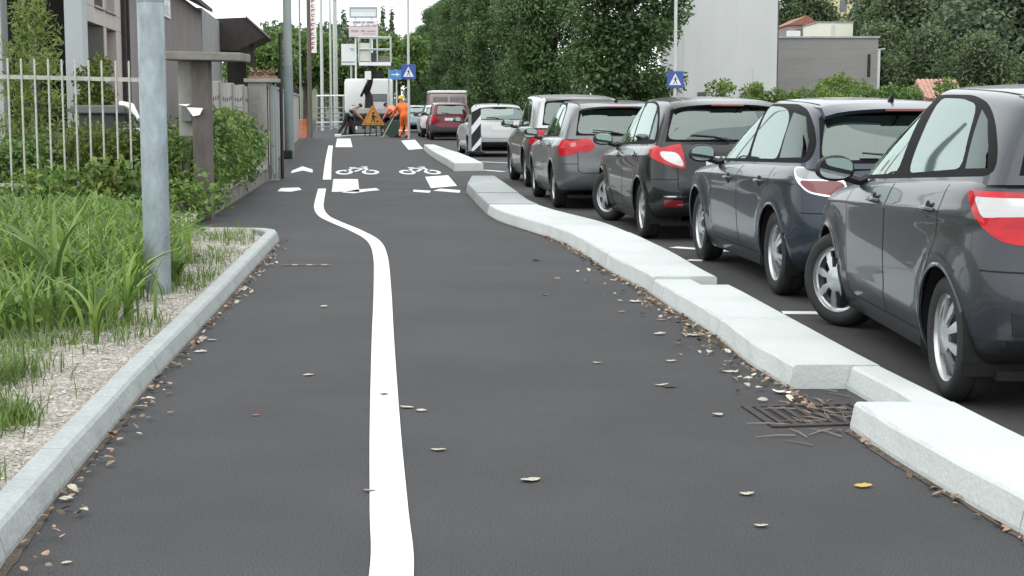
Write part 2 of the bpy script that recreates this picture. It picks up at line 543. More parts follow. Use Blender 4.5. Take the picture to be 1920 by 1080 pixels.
# far raised island behind the crossing
ik = thing('kerb', 'raised concrete kerb island beyond the crossing, with the striped marker board', 'kerb', (-1.2, 40, 0))
isl_in = [(-1.25, 33.3), (-1.50, 36), (-1.98, 40.5), (-2.42, 45), (-2.85, 50)]
isl_out = [(-.62, 33.5), (-.85, 36), (-1.32, 40.5), (-1.90, 45), (-2.5, 50)]
for k in range(4):
    me, (cx, cy) = kerb_piece([isl_in[k], ((isl_in[k][0] + isl_in[k + 1][0]) / 2, (isl_in[k][1] + isl_in[k + 1][1]) / 2), (isl_in[k + 1][0], isl_in[k + 1][1] - .02)],
                              [isl_out[k], ((isl_out[k][0] + isl_out[k + 1][0]) / 2, (isl_out[k][1] + isl_out[k + 1][1]) / 2), (isl_out[k + 1][0], isl_out[k + 1][1] - .02)], .17)
    me.materials.append(concrete_pale); link('kerb_stone', me, ik, (cx + 1.2, cy - 40, 0))

# ------------------------------------------------------------------ verge
def verge_z(x, y):
    ex = x_on(LIN, min(max(y, 3.3), 15.5)) - .135
    d = max(0, ex - x)
    return .062 + .10 * min(1, d / 1.6) + .018 * math.sin(x * 5.1 + y * 3.3) * min(1, d * 3) + .012 * math.sin(x * 13 - y * 7.7) * min(1, d * 3)
nx, ny = 40, 70
V, F = [], []
for j in range(ny + 1):
    y = 3.0 + (16.33 - 3.0) * j / ny
    ex = x_on(LIN, min(max(y, 3.3), 15.5)) - .12 if y < 15.6 else (x_on(LIN, min(y, 15.5)) - .13 - max(0, y - 15.5) * .32)
    for i in range(nx + 1):
        x = ex - 6.0 * (i / nx) ** 1.5
        V.append((x, y, verge_z(x, y)))
for j in range(ny):
    for i in range(nx):
        a = j * (nx + 1) + i
        F.append((a, a + nx + 1, a + nx + 2, a + 1))
setp(link('verge', np_mesh('verge', V, F, soil, True)), kind='structure')
# bank between the verge and the fences
V = [(-3.40, 16.2, .09), (-3.80, 18.9, .09), (-14, 18.9, .12), (-14, 3, .12), (-8.2, 3, .13), (-8.7, 16.2, .13)]
flat_poly('verge', [(v[0], v[1]) for v in V], .125, soil, kind='structure')

# ------------------------------------------------------------------ painted markings
def strip(pts, w, z=.004):
    """painted line of that width along the points (x, y)"""
    P = smooth_line([(p[0], p[1], 0) for p in pts], 8)
    vs, fs = [], []
    for i, p in enumerate(P):
        t = (P[min(i + 1, len(P) - 1)] - P[max(i - 1, 0)]).normalized()
        b = Vector((-t.y, t.x, 0)) * w / 2
        vs += [p - b, p + b]
    for i in range(len(P) - 1): fs.append((2 * i, 2 * i + 2, 2 * i + 3, 2 * i + 1))
    c = sum(P, Vector()) / len(P)
    me = bpy.data.meshes.new('painted_line')
    me.from_pydata([v - c for v in vs], [], fs); me.materials.append(paint_w)
    return me, (c.x, c.y, z)

cl = [(734, 1078), (729, 950), (722, 800), (718, 640), (717, 540), (713, 480), (700, 452), (668, 433), (630, 417), (607, 405), (598, 390), (600, 372), (604, 354)]
pts = [(-.33, 3.4)] + [g2(*p) for p in cl]
me, loc = strip(pts, .132)
setp(link('painted_line', me, None, loc), 'continuous white line bending left down the middle of the path', 'road marking')
me, loc = strip([g2(613, 337), g2(616, 300), g2(620, 273)], .16)
setp(link('painted_line', me, None, loc), 'short white dash of the line just beyond the long curved line', 'road marking')

def paint_poly(px, label, m=paint_w, name='road_marking', group=None):
    pts = [g2(*p) for p in px]
    return flat_poly(name, pts, .0045, m, label=label, cat='road marking', group=group)
paint_poly([(622, 360), (674, 360), (671, 336), (625, 336)], 'worn white square at the crossing, touching the dashed line, nearer of two', paint_worn)
paint_poly([(808, 353), (857, 349), (840, 329), (797, 332)], 'white square at the crossing beside the near end of the kerb')
paint_poly([(629, 276), (661, 276), (657, 260), (632, 260)], 'white square in front of the broken barrier and truck, left one')
paint_poly([(766, 281), (793, 279), (778, 262), (752, 264)], 'white square in front of the worker in orange, right one')
paint_poly([(545, 325), (548, 320), (567, 312), (586, 318), (586, 324), (568, 320)], 'white arrow head on the footway left of the dashed line')
paint_poly([(520, 359), (527, 353), (560, 352), (566, 356), (545, 360)], 'thin white mark on the footway near the gate post')
def group_paint(polys, label):
    t = thing('road_marking', label, 'road marking', (*g2(*polys[0][0]), .0045))
    for k, po in enumerate(polys):
        pts = [g2(*p) for p in po]
        o = flat_poly('painted_stroke', pts, 0, paint_worn)
        o.parent = t
        o.location = (o.location.x - t.location.x, o.location.y - t.location.y, 0)
    return t
def cycle_symbol(px, py, w, l, label):
    """bicycle stencil, w across the lane and l along it"""
    c = g2(px, py)
    t = thing('road_marking', label, 'road marking', (c[0], c[1], .0045), math.atan(.1))
    def sheet(vs, fs):
        me = bpy.data.meshes.new('painted_stroke')
        me.from_pydata([(x * w, y * l, 0) for x, y in vs], [], fs); me.materials.append(paint_worn)
        link('painted_stroke', me, t)
    for wx in (-.30, .30):
        vs, fs = [], []
        n = 20
        for k in range(n):
            a = 2 * math.pi * k / n
            vs += [(wx + .20 * math.cos(a), -.22 + .27 * math.sin(a)), (wx + .115 * math.cos(a), -.22 + .15 * math.sin(a))]
        for k in range(n): q = (k + 1) % n; fs.append((2 * k, 2 * q, 2 * q + 1, 2 * k + 1))
        sheet(vs, fs)
    def bar(x0, y0, x1, y1, b=.040):
        dx, dy = x1 - x0, y1 - y0
        m_ = math.hypot(dx, dy)
        nx_, ny_ = -dy / m_ * b, dx / m_ * b
        sheet([(x0 + nx_, y0 + ny_), (x0 - nx_, y0 - ny_), (x1 - nx_, y1 - ny_), (x1 + nx_, y1 + ny_)], [(0, 1, 2, 3)])
    bar(-.27, -.14, -.12, .22); bar(-.06, -.16, .14, .20); bar(-.10, .25, .10, .25, .05); bar(.27, -.13, .18, .34); bar(-.20, .33, -.04, .33, .05); bar(.10, .42, .26, .42, .05)
    return t
cycle_symbol(670, 319.5, .92, 4.4, 'white cycle symbol between the dashed line and the lane centre')
cycle_symbol(784, 319.5, .88, 4.2, 'white cycle symbol in the lane nearer the raised kerb island')
group_paint([[(640, 361), (662, 363), (690, 359), (712, 357), (705, 353), (668, 356)]], 'thin worn white bar below the worn square by the dashed line')
group_paint([[(775, 360), (805, 362), (808, 358), (775, 356)], [(812, 358), (862, 362), (863, 357), (826, 354)]], 'thin worn white bar below the square beside the kerb end')
# bay lines between the parked cars
for (a, b, lb) in (((1467, 587), (1700, 589), 'white bay line on the road under the nearest grey car'), ((1262, 464), (1460, 478), 'white bay line on the road under the blue-grey car'),
                   ((1290, 488), (1318, 489), 'short white dash between the kerb and the wheel of the blue-grey car'), ((893, 303), (960, 306), 'white bay line under the silver hatchback'), ((893, 318), (945, 322), 'white bay line nearer than the silver hatchback')):
    me, loc = strip([g2(*a), g2((a[0] + b[0]) / 2, (a[1] + b[1]) / 2), g2(*b)], .15)
    setp(link('painted_line', me, None, loc), lb, 'road marking')
# iron cover strip across the footway, and the patched slot at the notch
t = thing('channel_cover', 'rusty narrow drain cover across the path beside the left kerb end', 'drain cover', (*g2(575, 498), .0))
rust = mat('rusty_iron', (.12, .07, .055), .8, var=.4, scale=20)
a, b = at(527, 499), at(622, 500)
m = MB(); m.box(-(b - a).x / 2, (b - a).x / 2, -.05, .05, .001, .006); m.build('frame', rust, t)
for k in range(6):
    m = MB(); x = -(b - a).x / 2 + .03 + k * ((b - a).x - .06) / 6
    m.box(x, x + .05, -.035, .035, .0065, .010); m.build('slat', concrete_mid if k % 2 else rust, t)

# drain grate set in the path at the kerb notch
gc_ = g2(1535, 779)
t = thing('drain_grate', 'dark rusty drain grate strewn with twigs at the notch of the right kerb', 'drain grate', (gc_[0] - .02, gc_[1], .0), R(8))
iron = mat('dark_iron', (.045, .036, .033), .7, metal=.3, var=.4, scale=25)
for (x0, x1, y0, y1) in ((-.27, .27, -.24, -.20), (-.27, .27, .20, .24), (-.27, -.235, -.199, .199), (.235, .27, -.199, .199)):
    m = MB(); m.bbox(x0, x1, y0, y1, .001, .009, .002); m.build('frame', iron, t)
m = MB(); m.box(-.234, .234, -.199, .199, .0012, .0022); m.build('pit', under_m, t)
for k in range(8):
    x = -.205 + k * .0585
    m = MB(); m.bbox(x - .013, x + .013, -.198, .198, .003, .008, .002); m.build('bar', iron, t)

# ------------------------------------------------------------------ cars
def bs_basis(n, ns, deg=3):
    k = np.concatenate([np.zeros(deg), np.linspace(0, 1, n - deg + 1), np.ones(deg)])
    t = np.linspace(0, 1, ns); t[-1] = 1 - 1e-9
    B = np.zeros((ns, len(k) - 1))
    for i in range(len(k) - 1):
        B[:, i] = (t >= k[i]) & (t < k[i + 1])
    for d in range(1, deg + 1):
        nb = np.zeros((ns, len(k) - 1 - d))
        for i in range(len(k) - 1 - d):
            a = (t - k[i]) / (k[i + d] - k[i]) if k[i + d] > k[i] else 0
            b = (k[i + d + 1] - t) / (k[i + d + 1] - k[i + 1]) if k[i + d + 1] > k[i + 1] else 0
            nb[:, i] = a * B[:, i] + b * B[:, i + 1]
        B = nb
    return B

def patch(P, nu, nv):
    P = np.array(P, float)                      # rows x cols x 3
    return np.einsum('ui,ijk,vj->uvk', bs_basis(P.shape[0], nu), P, bs_basis(P.shape[1], nv))

def grid_bm(S):
    """left half grid S mirrored to a whole patch"""
    bm = bmesh.new()
    nu, nv, _ = S.shape
    for sg in (1, -1):
        vv = [[bm.verts.new((S[i, j, 0] * sg, S[i, j, 1], S[i, j, 2])) for j in range(nv)] for i in range(nu)]
        for i in range(nu - 1):
            for j in range(nv - 1):
                q = [vv[i][j], vv[i][j + 1], vv[i + 1][j + 1], vv[i + 1][j]]
                if sg < 0: q.reverse()
                try: bm.faces.new(q)
                except ValueError: pass
    bmesh.ops.remove_doubles(bm, verts=bm.verts[:], dist=0.0008)
    bm.normal_update()
    return bm

def round_poly(poly, r=.05, n=3):
    out = []
    m = len(poly)
    for i in range(m):
        a, b, c = Vector(poly[i - 1]), Vector(poly[i]), Vector(poly[(i + 1) % m])
        da, dc = a - b, c - b
        ra, rc = min(r, da.length * .45), min(r, dc.length * .45)
        p, q = b + da.normalized() * ra, b + dc.normalized() * rc
        for k in range(n + 1):
            t = k / n
            v = p * (1 - t) ** 2 + b * 2 * t * (1 - t) + q * t * t
            out.append((v.x, v.y))
    return out

def hull_area(pts):
    return 0.5 * sum(pts[i][0] * pts[(i + 1) % len(pts)][1] - pts[(i + 1) % len(pts)][0] * pts[i][1] for i in range(len(pts)))

def cut_region(bm, lay, a, poly, filt, lab):
    """cut the convex outline poly (s, z; s = p.a) into the patch and label what lies inside"""
    if hull_area(poly) < 0: poly = poly[::-1]
    s0, s1 = min(p[0] for p in poly) - .02, max(p[0] for p in poly) + .02
    z0, z1 = min(p[1] for p in poly) - .02, max(p[1] for p in poly) + .02
    cand = []
    for f in bm.faces:
        if not filt(f): continue
        ss = [v.co.dot(a) for v in f.verts]; zz = [v.co.z for v in f.verts]
        if max(ss) > s0 and min(ss) < s1 and max(zz) > z0 and min(zz) < z1: cand.append(f)
    n = len(poly)
    for i in range(n):
        p, q = poly[i], poly[(i + 1) % n]
        ds, dz = q[0] - p[0], q[1] - p[1]
        if abs(ds) + abs(dz) < 1e-6: continue
        no = (a * dz + Vector((0, 0, -ds))).normalized()     # points outwards for a counter-clockwise outline
        co = a * p[0] + Vector((0, 0, p[1]))
        ge = set(cand)
        for f in cand: ge.update(f.edges); ge.update(f.verts)
        r = bmesh.ops.bisect_plane(bm, geom=list(ge), dist=1e-5, plane_co=co, plane_no=no)
        fs = set(g for g in r['geom'] if isinstance(g, bmesh.types.BMFace) and g.is_valid)
        fs.update(f for f in cand if f.is_valid)
        cand = [f for f in fs if (f.calc_center_median() - co).dot(no) < 0]
    for f in cand:
        if f[lay] == 0: f[lay] = lab
    return cand

def split_out(bm, lay, lab):
    fs = [f for f in bm.faces if f[lay] == lab]
    idx, vs, out = {}, [], []
    for f in fs:
        t = []
        for v in f.verts:
            if v.index not in idx:
                idx[v.index] = len(vs); vs.append(v.co.copy())
            t.append(idx[v.index])
        out.append(t)
    return vs, out

def sub_mesh(name, vs, fs, m, off=0.0, solid=0.0):
    me = bpy.data.meshes.new(name)
    me.from_pydata(vs, [], fs)
    me.materials.append(m)
    if off:
        bm = bmesh.new(); bm.from_mesh(me); bm.normal_update()
        rim = [e for e in bm.edges if e.is_boundary]
        for e in rim: e.smooth = False
        r = bmesh.ops.extrude_edge_only(bm, edges=rim)
        new = [g for g in r['geom'] if isinstance(g, bmesh.types.BMVert)]
        ns = {v: v.normal.copy() for v in bm.verts}
        newset = set(new)
        for v in bm.verts:
            if v not in newset: v.co += ns[v] * off
        for v in new: v.co -= Vector((0, 0, 0))
        bm.to_mesh(me); bm.free()
    me.polygons.foreach_set('use_smooth', [True] * len(me.polygons))
    return me

def ribbon(bvh, a, poly, src, w=0.007, off=0.0016, closed=True, step=0.025):
    """dark joint strip following that outline on the body"""
    pts = []
    n = len(poly)
    for i in range(n if closed else n - 1):
        p, q = poly[i], poly[(i + 1) % n]
        k = max(1, int(math.hypot(q[0] - p[0], q[1] - p[1]) / step))
        for j in range(k):
            pts.append((p[0] + (q[0] - p[0]) * j / k, p[1] + (q[1] - p[1]) * j / k))
    pts.append(poly[0] if closed else poly[-1])
    vs, fs = [], []
    prev = None
    hits = []
    for s, z in pts:
        o = a * s + Vector((0, 0, z)) + src * 3
        loc, no, _, _ = bvh.ray_cast(o, -src, 6)
        if loc is None or no.dot(src) < .12: hits.append(None)
        else: hits.append((loc, no))
    for i in range(len(hits) - 1):
        if not hits[i] or not hits[i + 1]: continue
        (p, n1), (q, n2) = hits[i], hits[i + 1]
        if (q - p).length > .12: continue
        t = (q - p).normalized()
        b1, b2 = n1.cross(t).normalized() * w / 2, n2.cross(t).normalized() * w / 2
        o = len(vs)
        vs += [p - b1 + n1 * off, p + b1 + n1 * off, q + b2 + n2 * off, q - b2 + n2 * off]
        fs.append((o, o + 1, o + 2, o + 3))
    return vs, fs

def make_wheel(Rw, Rr, wid, style, name='wheel'):
    """tyre and rim, outer face towards -x"""
    t = MB()
    w = wid / 2
    prof = [(Rr - .004, -w + .012), (Rr + .012, -w + .002), (Rr + .5 * (Rw - Rr), -w - .004), (Rw - .022, -w + .006), (Rw - .004, -w + .028),
            (Rw, -w + .05), (Rw, -.02), (Rw - .008, -.016), (Rw - .008, -.008), (Rw, -.004), (Rw, .03), (Rw, w - .05), (Rw - .02, w - .005), (Rr, w - .01)]
    t.lathe(prof, 40, 'X')
    tyre = t.mesh('tyre', rubber, True)
    bm = bmesh.new()
    nt, nr = 120, 9
    rr = [.022 + (Rr - .022) * (i / (nr - 1)) ** .92 for i in range(nr)]
    def dep(r):
        q = r / Rr
        return -w + .035 - .026 * math.cos(q * 2.4) * (1 if q < .8 else 1) - (.012 if q > .9 else 0)
    V = [[bm.verts.new((dep(r), r * math.cos(2 * math.pi * k / nt), r * math.sin(2 * math.pi * k / nt))) for k in range(nt)] for r in rr]
    nsp, hw_, twin = style
    for i in range(nr - 1):
        q = (rr[i] + rr[i + 1]) / 2 / Rr
        for k in range(nt):
            ph = ((k + .5) / nt * nsp) % 1.0
            d = abs(ph - .5) * 2            # 0 at the spoke's middle, 1 between spokes
            hole = False
            if .30 < q < .90:
                lim = hw_ * (.42 / q) ** .55
                if d > lim: hole = True
                if twin and .42 < q < .86 and d < twin * (q - .30): hole = True
            if not hole:
                bm.faces.new((V[i][k], V[i][(k + 1) % nt], V[i + 1][(k + 1) % nt], V[i + 1][k]))
    cap = bm.verts.new((dep(0) - .004, 0, 0))
    for k in range(nt): bm.faces.new((cap, V[0][(k + 1) % nt], V[0][k]))
    bmesh.ops.recalc_face_normals(bm, faces=bm.faces)
    bmesh.ops.solidify(bm, geom=bm.faces[:], thickness=.014)
    loose = [v for v in bm.verts if not v.link_faces]
    bmesh.ops.delete(bm, geom=loose, context='VERTS')
    rim = bpy.data.meshes.new('rim'); bm.to_mesh(rim); bm.free()
    rim.materials.append(rim_m)
    rim.polygons.foreach_set('use_smooth', [True] * len(rim.polygons))
    rim.set_sharp_from_angle(angle=R(35))
    b = MB()
    b.lathe([(Rr + .002, -w + .012), (Rr - .012, -w + .03), (Rr - .02, w - .02)], 40, 'X')
    barrel = b.mesh('rim_barrel', rim_m, True)
    d = MB()
    d.lathe([(.001, -w + .075), (Rr * .68, -w + .075), (Rr * .68, -w + .09), (Rr * .9, .0), (Rr * .9, .03), (.001, .03)], 32, 'X')
    disc = d.mesh('brake_disc', disc_m, False)
    return tyre, rim, barrel, disc

def lerp(a, b, t): return a + (b - a) * t

def make_car(name, label, cat, S, group=None):
    """a hatchback from its measurements; origin on the ground under the rear axle, nose to +y"""
    W, H, WB, RO, FO, Rw = S['W'], S['H'], S['WB'], S['RO'], S['FO'], S['R']
    hw = W / 2
    yR, yF = -RO, WB + FO
    zb0, zb1 = S['belt']                        # belt at the windscreen and at the tail
    yC = WB + S.get('cowl', -.02)
    lod = S.get('lod', 1.0)
    paint = S['paint']
    # ---- lower body
    cols = [(0, yF), (.42, yF - .01), (.80, yF - .10), (.97, yF - .38), (1.0, yF - .80), (1.0, WB * .66), (1.0, WB * .38), (1.0, WB * .10),
            (.995, yR + .52), (.97, yR + .24), (.84, yR + .045), (.42, yR), (0, yR)]
    ff = [1, 1, .9, .4, .1, 0, 0, 0, 0, 0, 0, 0, 0]
    rf = [0] * 8 + [.1, .45, .95, 1, 1]
    ti = S.get('tail_in', .10)
    bm_in = S.get('bump', .0)
    rows = [(.19, .16, .26, .90, .22, .16), (.23, .22, .30, .955, .05, .03), (.40, .42, .42, .99, .0, .0), (.55, .58, .56, 1.0, .02, .0),
            (.66, .74, .66, 1.0, .10, .03 + bm_in), (.71, .84, .80, .99, .20, ti * .55), (.76, zb0 - .035, zb1 - .06, .955, .28, ti * .8), (.79, zb0, zb1, .895, .34, ti + .02)]
    P = []
    for i, (zf, zm, zr, wf, fi, ri) in enumerate(rows):
        row = []
        for (cw, y), a, b in zip(cols, ff, rf):
            if i >= 5:
                z = float(np.interp(y, [yR, WB * .5, yC - .3, yF], [zr, (zm + zr) / 2 if i > 5 else zm, zm, zf]))
            else:
                z = float(np.interp(y, [yR, yR + .5, WB, yF], [zr, zm, zm, zf]))
            row.append((-hw * cw * wf, y - a * fi + b * ri, z))
        P.append(row)
    top = P[-1]
    for wf, up in ((.80, .012), (.45, .03), (0, .035)):
        row = []
        for (x, y, z) in top:
            yy = y
            k = 1 - wf
            if y > yF - .5: yy = y - k * .18
            if y < yR + .5: yy = y + k * .12
            row.append((x * wf, yy, z + up))
        P.append(row)
    nu, nv = int(46 * lod), int(96 * lod)
    SL = patch(P, nu, nv)
    # wheel arch flare and side creases
    for i in range(nu):
        for j in range(nv):
            x, y, z = SL[i, j]
            side = min(1, max(0, (abs(x) / hw - .8) / .12))
            o = 0
            for wy in (0, WB):
                d = math.hypot(y - wy, z - Rw)
                o += S.get('flare', .018) * math.exp(-((d - Rw - .07) / .075) ** 2)
            for (ya, za, yb, zb, amp, wd) in S.get('crease', []):
                if ya - .3 < y < yb + .3:
                    t = (y - ya) / (yb - ya)
                    dz = z - (za + (zb - za) * t)
                    fade = min(1, max(0, (y - ya + .3) / .3)) * min(1, max(0, (yb + .3 - y) / .3))
                    o += amp * fade * math.exp(-abs(dz) / wd)
            SL[i, j, 0] = x - o * side
    bl = grid_bm(SL)
    lay = bl.faces.layers.int.new('lab')
    bvl = BVHTree.FromBMesh(bl)
    # ---- greenhouse
    yT, yRr, yRb = S['y_ws_top'], S['y_rw_top'], S['y_rw_base']
    gw, tw = S.get('gw', .89), S.get('tw', .70)
    zt = H - S.get('cap', .055)
    base = [(0, yC), (.42, yC - .02), (.78, yC - .14), (gw - .01, yC - .42), (gw, WB * .55), (gw, WB * .22), (gw, yRb + .45), (gw - .015, yRb + .12), (gw - .11, yRb + .0), (.45, yRb), (0, yRb)]
    topc = [(0, yT), (.36, yT - .01), (.61, yT - .09), (tw - .02, yT - .26), (tw + .01, WB * .42), (tw + .01, WB * .14), (tw, yRr + .42), (tw - .02, yRr + .14), (tw - .12, yRr + .02), (.34, yRr), (0, yRr)]
    rdrop = lambda y: S.get('roof_drop', .055) * max(0, (1.0 - y) / 1.3) ** 1.6
    G = []
    for s, bul in ((-.06, 0), (0, 0), (.33, .014), (.66, .016), (.90, .008), (1.0, 0)):
        row = []
        for (b, t) in zip(base, topc):
            y = lerp(b[1], t[1], s); x = lerp(b[0], t[0], s) * hw + bul * (1 if b[0] > .7 else 0)
            z0 = float(np.interp(y, [yRb, yC], [zb1, zb0]))
            z = lerp(z0 - .005, zt, s)
            if b[0] < .5 and 0 < s < 1 and y > WB * .5: y += .02 * math.sin(s * math.pi)
            if b[0] < .5 and 0 < s < 1 and y < WB * .5: y -= S.get('rw_bulge', .03) * math.sin(s * math.pi)
            row.append((-x, y, z - rdrop(y) * max(0, s) ** 1.5))
        G.append(row)
    zs = (H - zt)
    for wf, up, sh in ((.93, .55, .05), (.72, .85, .14), (.40, 1.05, .22), (0, 1.1, .25)):
        row = []
        for t in topc:
            y = t[1]
            y = y - sh * (1 if y > WB * .45 else 0) * (1 if t[0] < .7 else .4) + sh * .8 * (1 if y < .3 else 0) * (1 if t[0] < .7 else .3)
            row.append((-t[0] * wf * hw, y, zt - rdrop(y) + zs * up - (.02 if wf < .95 and (t[1] > yT - .05 or t[1] < yRr + .04) else 0)))
        G.append(row)
    SG = patch(G, int(40 * lod), int(84 * lod))
    SG[..., 2] += H - SG[..., 2].max()
    bg = grid_bm(SG)
    layg = bg.faces.layers.int.new('lab')
    bvg = BVHTree.FromBMesh(bg)
    X, Y = Vector((1, 0, 0)), Vector((0, 1, 0))
    root = thing(name, label, cat, group=group)
    parts = {}
    lab = [0]
    spec = {}
    def new(nm, m, off=0, par=None):
        lab[0] += 1
        spec[lab[0]] = (nm, m, off, par)
        return lab[0]
    seams = []
    def seam(bv, a, poly, src, w=.007, closed=True):
        vs, fs = ribbon(bv, a, poly, src, w, closed=closed)
        if fs: seams.append((vs, fs))
    def zbelt(y): return float(np.interp(y, [yRb, yC], [zb1, zb0]))
    ya, yq, ztop = S['dlo']                      # front corner, rear corner, top of the side windows
    def dl(u, v):
        y = lerp(yq, ya, u)
        zb = zbelt(y) + .022
        return (y, lerp(zb, ztop, v))
    fq = S.get('fq', [(1, 0), (.82, .55), (.66, .88), (.585, .975), (.50, 1.0), (.525, .015)])
    rq = S.get('rq', [(.495, .015), (.47, 1.0), (.30, .985), (.19, .88), (.115, .66), (.07, .4), (.04, .05)])
    dq = S.get('dq', [(1.07, -.05), (.85, .60), (.68, .95), (.59, 1.03), (.47, 1.045), (.29, 1.035), (.165, .93), (.07, .66), (.0, .3), (-.03, -.05)])
    for sg in (-1, 1):
        src = Vector((sg, 0, 0))
        fl = lambda f, sg=sg: f.normal.x * sg > .35
        cut_region(bg, layg, Y, round_poly([dl(*p) for p in fq], .09), fl, new('side_window', S.get('fglass', car_glass)))
        cut_region(bg, layg, Y, round_poly([dl(*p) for p in rq], .09), fl, new('side_window', S.get('rglass', car_glass)))
        if 'qq' in S: cut_region(bg, layg, Y, [dl(*p) for p in S['qq']], fl, new('quarter_window', S.get('qglass', dark_glass)))
        cut_region(bg, layg, Y, round_poly([dl(*p) for p in dq], .12), fl, new('window_trim', trim_black))
        # wheel openings (label -1: removed)
        for wy in (0, WB):
            ra = Rw + S.get('arch', .045)
            circ = [(wy + ra * math.cos(2 * math.pi * k / 28), Rw + ra * math.sin(2 * math.pi * k / 28)) for k in range(28)]
            cut_region(bl, lay, Y, circ, lambda f, sg=sg: f.calc_center_median().x * sg > .55 * hw and f.calc_center_median().z < zb0 - .06, -1)
        yd0, yd1, yd2 = S['doors']
        zl = S.get('door_z', .27)
        ftop = lambda y: zbelt(y) + .02
        fd = [(yd0 - .05, zl), (yd0, zl + .1), (yd0 + .0, ftop(yd0)), (yd1, ftop(yd1)), (yd1, zl)]
        rd = [(yd1 - .004, zl), (yd1 - .004, ftop(yd1)), (yd2, ftop(yd2)), (yd2, .74), (yd2 + .20, .40), (yd2 + .30, zl)]
        fs_ = lambda f, sg=sg: f.normal.x * sg > .2
        # lights
        for L in S['lights']:
            a2 = Vector((.8 * -sg, -.6, 0))
            poly = [(.8 * p[0] - .6 * p[1], p[2]) for p in L['pts']]
            poly = round_poly(poly, L.get('r', .05), 3)
            cut_region(bl, lay, a2, poly, lambda f, sg=sg: f.calc_center_median().x * sg > .25 * hw and f.calc_center_median().y < yR + .75 and (f.normal.y < .1),
                       new(L['name'], L['mat'], L.get('off', .006), L.get('par')))
        cut_region(bl, lay, Y, fd, fs_, new('front_door', paint)); seam(bvl, Y, fd, src)
        cut_region(bl, lay, Y, rd, fs_, new('rear_door', paint)); seam(bvl, Y, rd, src)
        # sill strip
        sl = [(Rw + .10, .15), (Rw + .10, zl - .012), (WB - Rw - .1, zl - .012), (WB - Rw - .1, .15)]
        cut_region(bl, lay, Y, sl, fs_, new('sill', S.get('sill', paint)))
        yb = S.get('bump_y', yR + .36); zbm = S.get('bump_z', .60)
        sb = [(yR - .1, .1), (yR - .1, zbm), (yb, zbm), (yb, .1)]
        cut_region(bl, lay, Y, [(yR - .1, .1), (yR - .1, S.get('diff_z', .34)), (yb, S.get('diff_z', .34)), (yb, .1)], lambda f, sg=sg: f.normal.x * sg > .5, new('bumper_trim', S.get('diff', black_pl)))
        cut_region(bl, lay, Y, sb, lambda f, sg=sg: f.normal.x * sg > .5, new('bumper_corner', S.get('bpaint', paint)))
        if S.get('bseam', 0): seam(bvl, Y, [(yb, .32), (yb, zbm), (yR + .1, zbm)], src, .007, False)
    # rear face
    bk = Vector((0, -1, 0))
    fr = lambda f: f.normal.y < -.18 and f.calc_center_median().y < yR + .9
    xb, zw0, xt, zw1 = S['rw']
    rwp = [(-xb, zw0 + .03), (-xb + .04, zw0), (xb - .04, zw0), (xb, zw0 + .03), (xt, zw1 - .04), (xt - .05, zw1), (-xt + .05, zw1), (-xt, zw1 - .04)]
    rwp = round_poly(rwp, .07)
    cut_region(bg, layg, X, rwp, fr, new('rear_window', S.get('rearglass', rear_glass)))
    m_ = S.get('rw_m', .025)
    rwo = [(-xb - m_, zw0 - m_), (xb + m_, zw0 - m_), (xt + m_, zw1 - .02), (xt - .02, zw1 + m_), (-xt + .02, zw1 + m_), (-xt - m_, zw1 - .02)]
    cut_region(bg, layg, X, rwo, fr, new('window_surround', trim_black))
    for L in S.get('rear_marks', []):
        for sg in ((-1, 1) if L.get('both', 1) else (1,)):
            cut_region(bl, lay, X, [(p[0] * sg, p[1]) for p in (round_poly(L['pts'], L['r']) if 'r' in L else L['pts'])], fr, new(L['name'], L['mat'], L.get('off', .004)))
    zt0, zt1, xg = S['gate']
    gp = [(-xg, zt0 + .03), (-xg + .05, zt0), (xg - .05, zt0), (xg, zt0 + .03), (xg, zt1), (-xg, zt1)]
    cut_region(bl, lay, X, gp, fr, new('tailgate', paint))
    seam(bvl, X, [(-xg, zt1), (-xg, zt0 + .03), (-xg + .05, zt0), (xg - .05, zt0), (xg, zt0 + .03), (xg, zt1)], bk, .009, False)
    dz = S.get('diff_z', .34)
    cut_region(bl, lay, X, [(-2, .1), (2, .1), (2, dz), (-2, dz)], fr, new('bumper_trim', S.get('diff', black_pl)))
    zbm = S.get('bump_z', .60)
    cut_region(bl, lay, X, [(-2, .1), (2, .1), (2, zbm), (-2, zbm)], fr, new('rear_bumper', S.get('bpaint', paint)))
    seam(bvl, X, [(-hw * .93, zbm), (-xg - .0, zbm)], bk, .008, False); seam(bvl, X, [(xg, zbm), (hw * .93, zbm)], bk, .008, False)
    # windscreen and bonnet
    cut_region(bg, layg, X, [(-.78 * hw, zb0 + .03), (.78 * hw, zb0 + .03), (.60 * hw, zt - .035), (-.60 * hw, zt - .035)], lambda f: f.normal.y > .25 and f.calc_center_median().y > WB * .5, new('windscreen', car_glass))
    for sg in (-1, 1):   # head lamps
        cut_region(bl, lay, X, [(sg * .42 * hw, .62), (sg * .95 * hw, .66), (sg * .95 * hw, .74), (sg * .45 * hw, .70)], lambda f: f.normal.y > .1 and f.calc_center_median().y > WB + .3, new('headlight', clear_lens, .004))
    # the cabin side of the deck
    for f in bl.faces:
        c = f.calc_center_median()
        if f[lay] == 0 and f.normal.z > .5 and yRb + .02 < c.y < yC - .2 and c.z > .9 * zb0 and abs(c.x) < hw * .88: f[lay] = 900
    spec[900] = ('cabin_floor', interior_m, 0, None)
    dead = [f for f in bl.faces if f[lay] == -1]
    bmesh.ops.delete(bl, geom=dead, context='FACES')
    bl.verts.index_update(); bg.verts.index_update()
    vs, fs = split_out(bl, lay, 0)
    link('body', sub_mesh('body', vs, fs, paint), root)
    vs, fs = split_out(bg, layg, 0)
    link('roof', sub_mesh('roof', vs, fs, S.get('roof_paint', paint)), root)
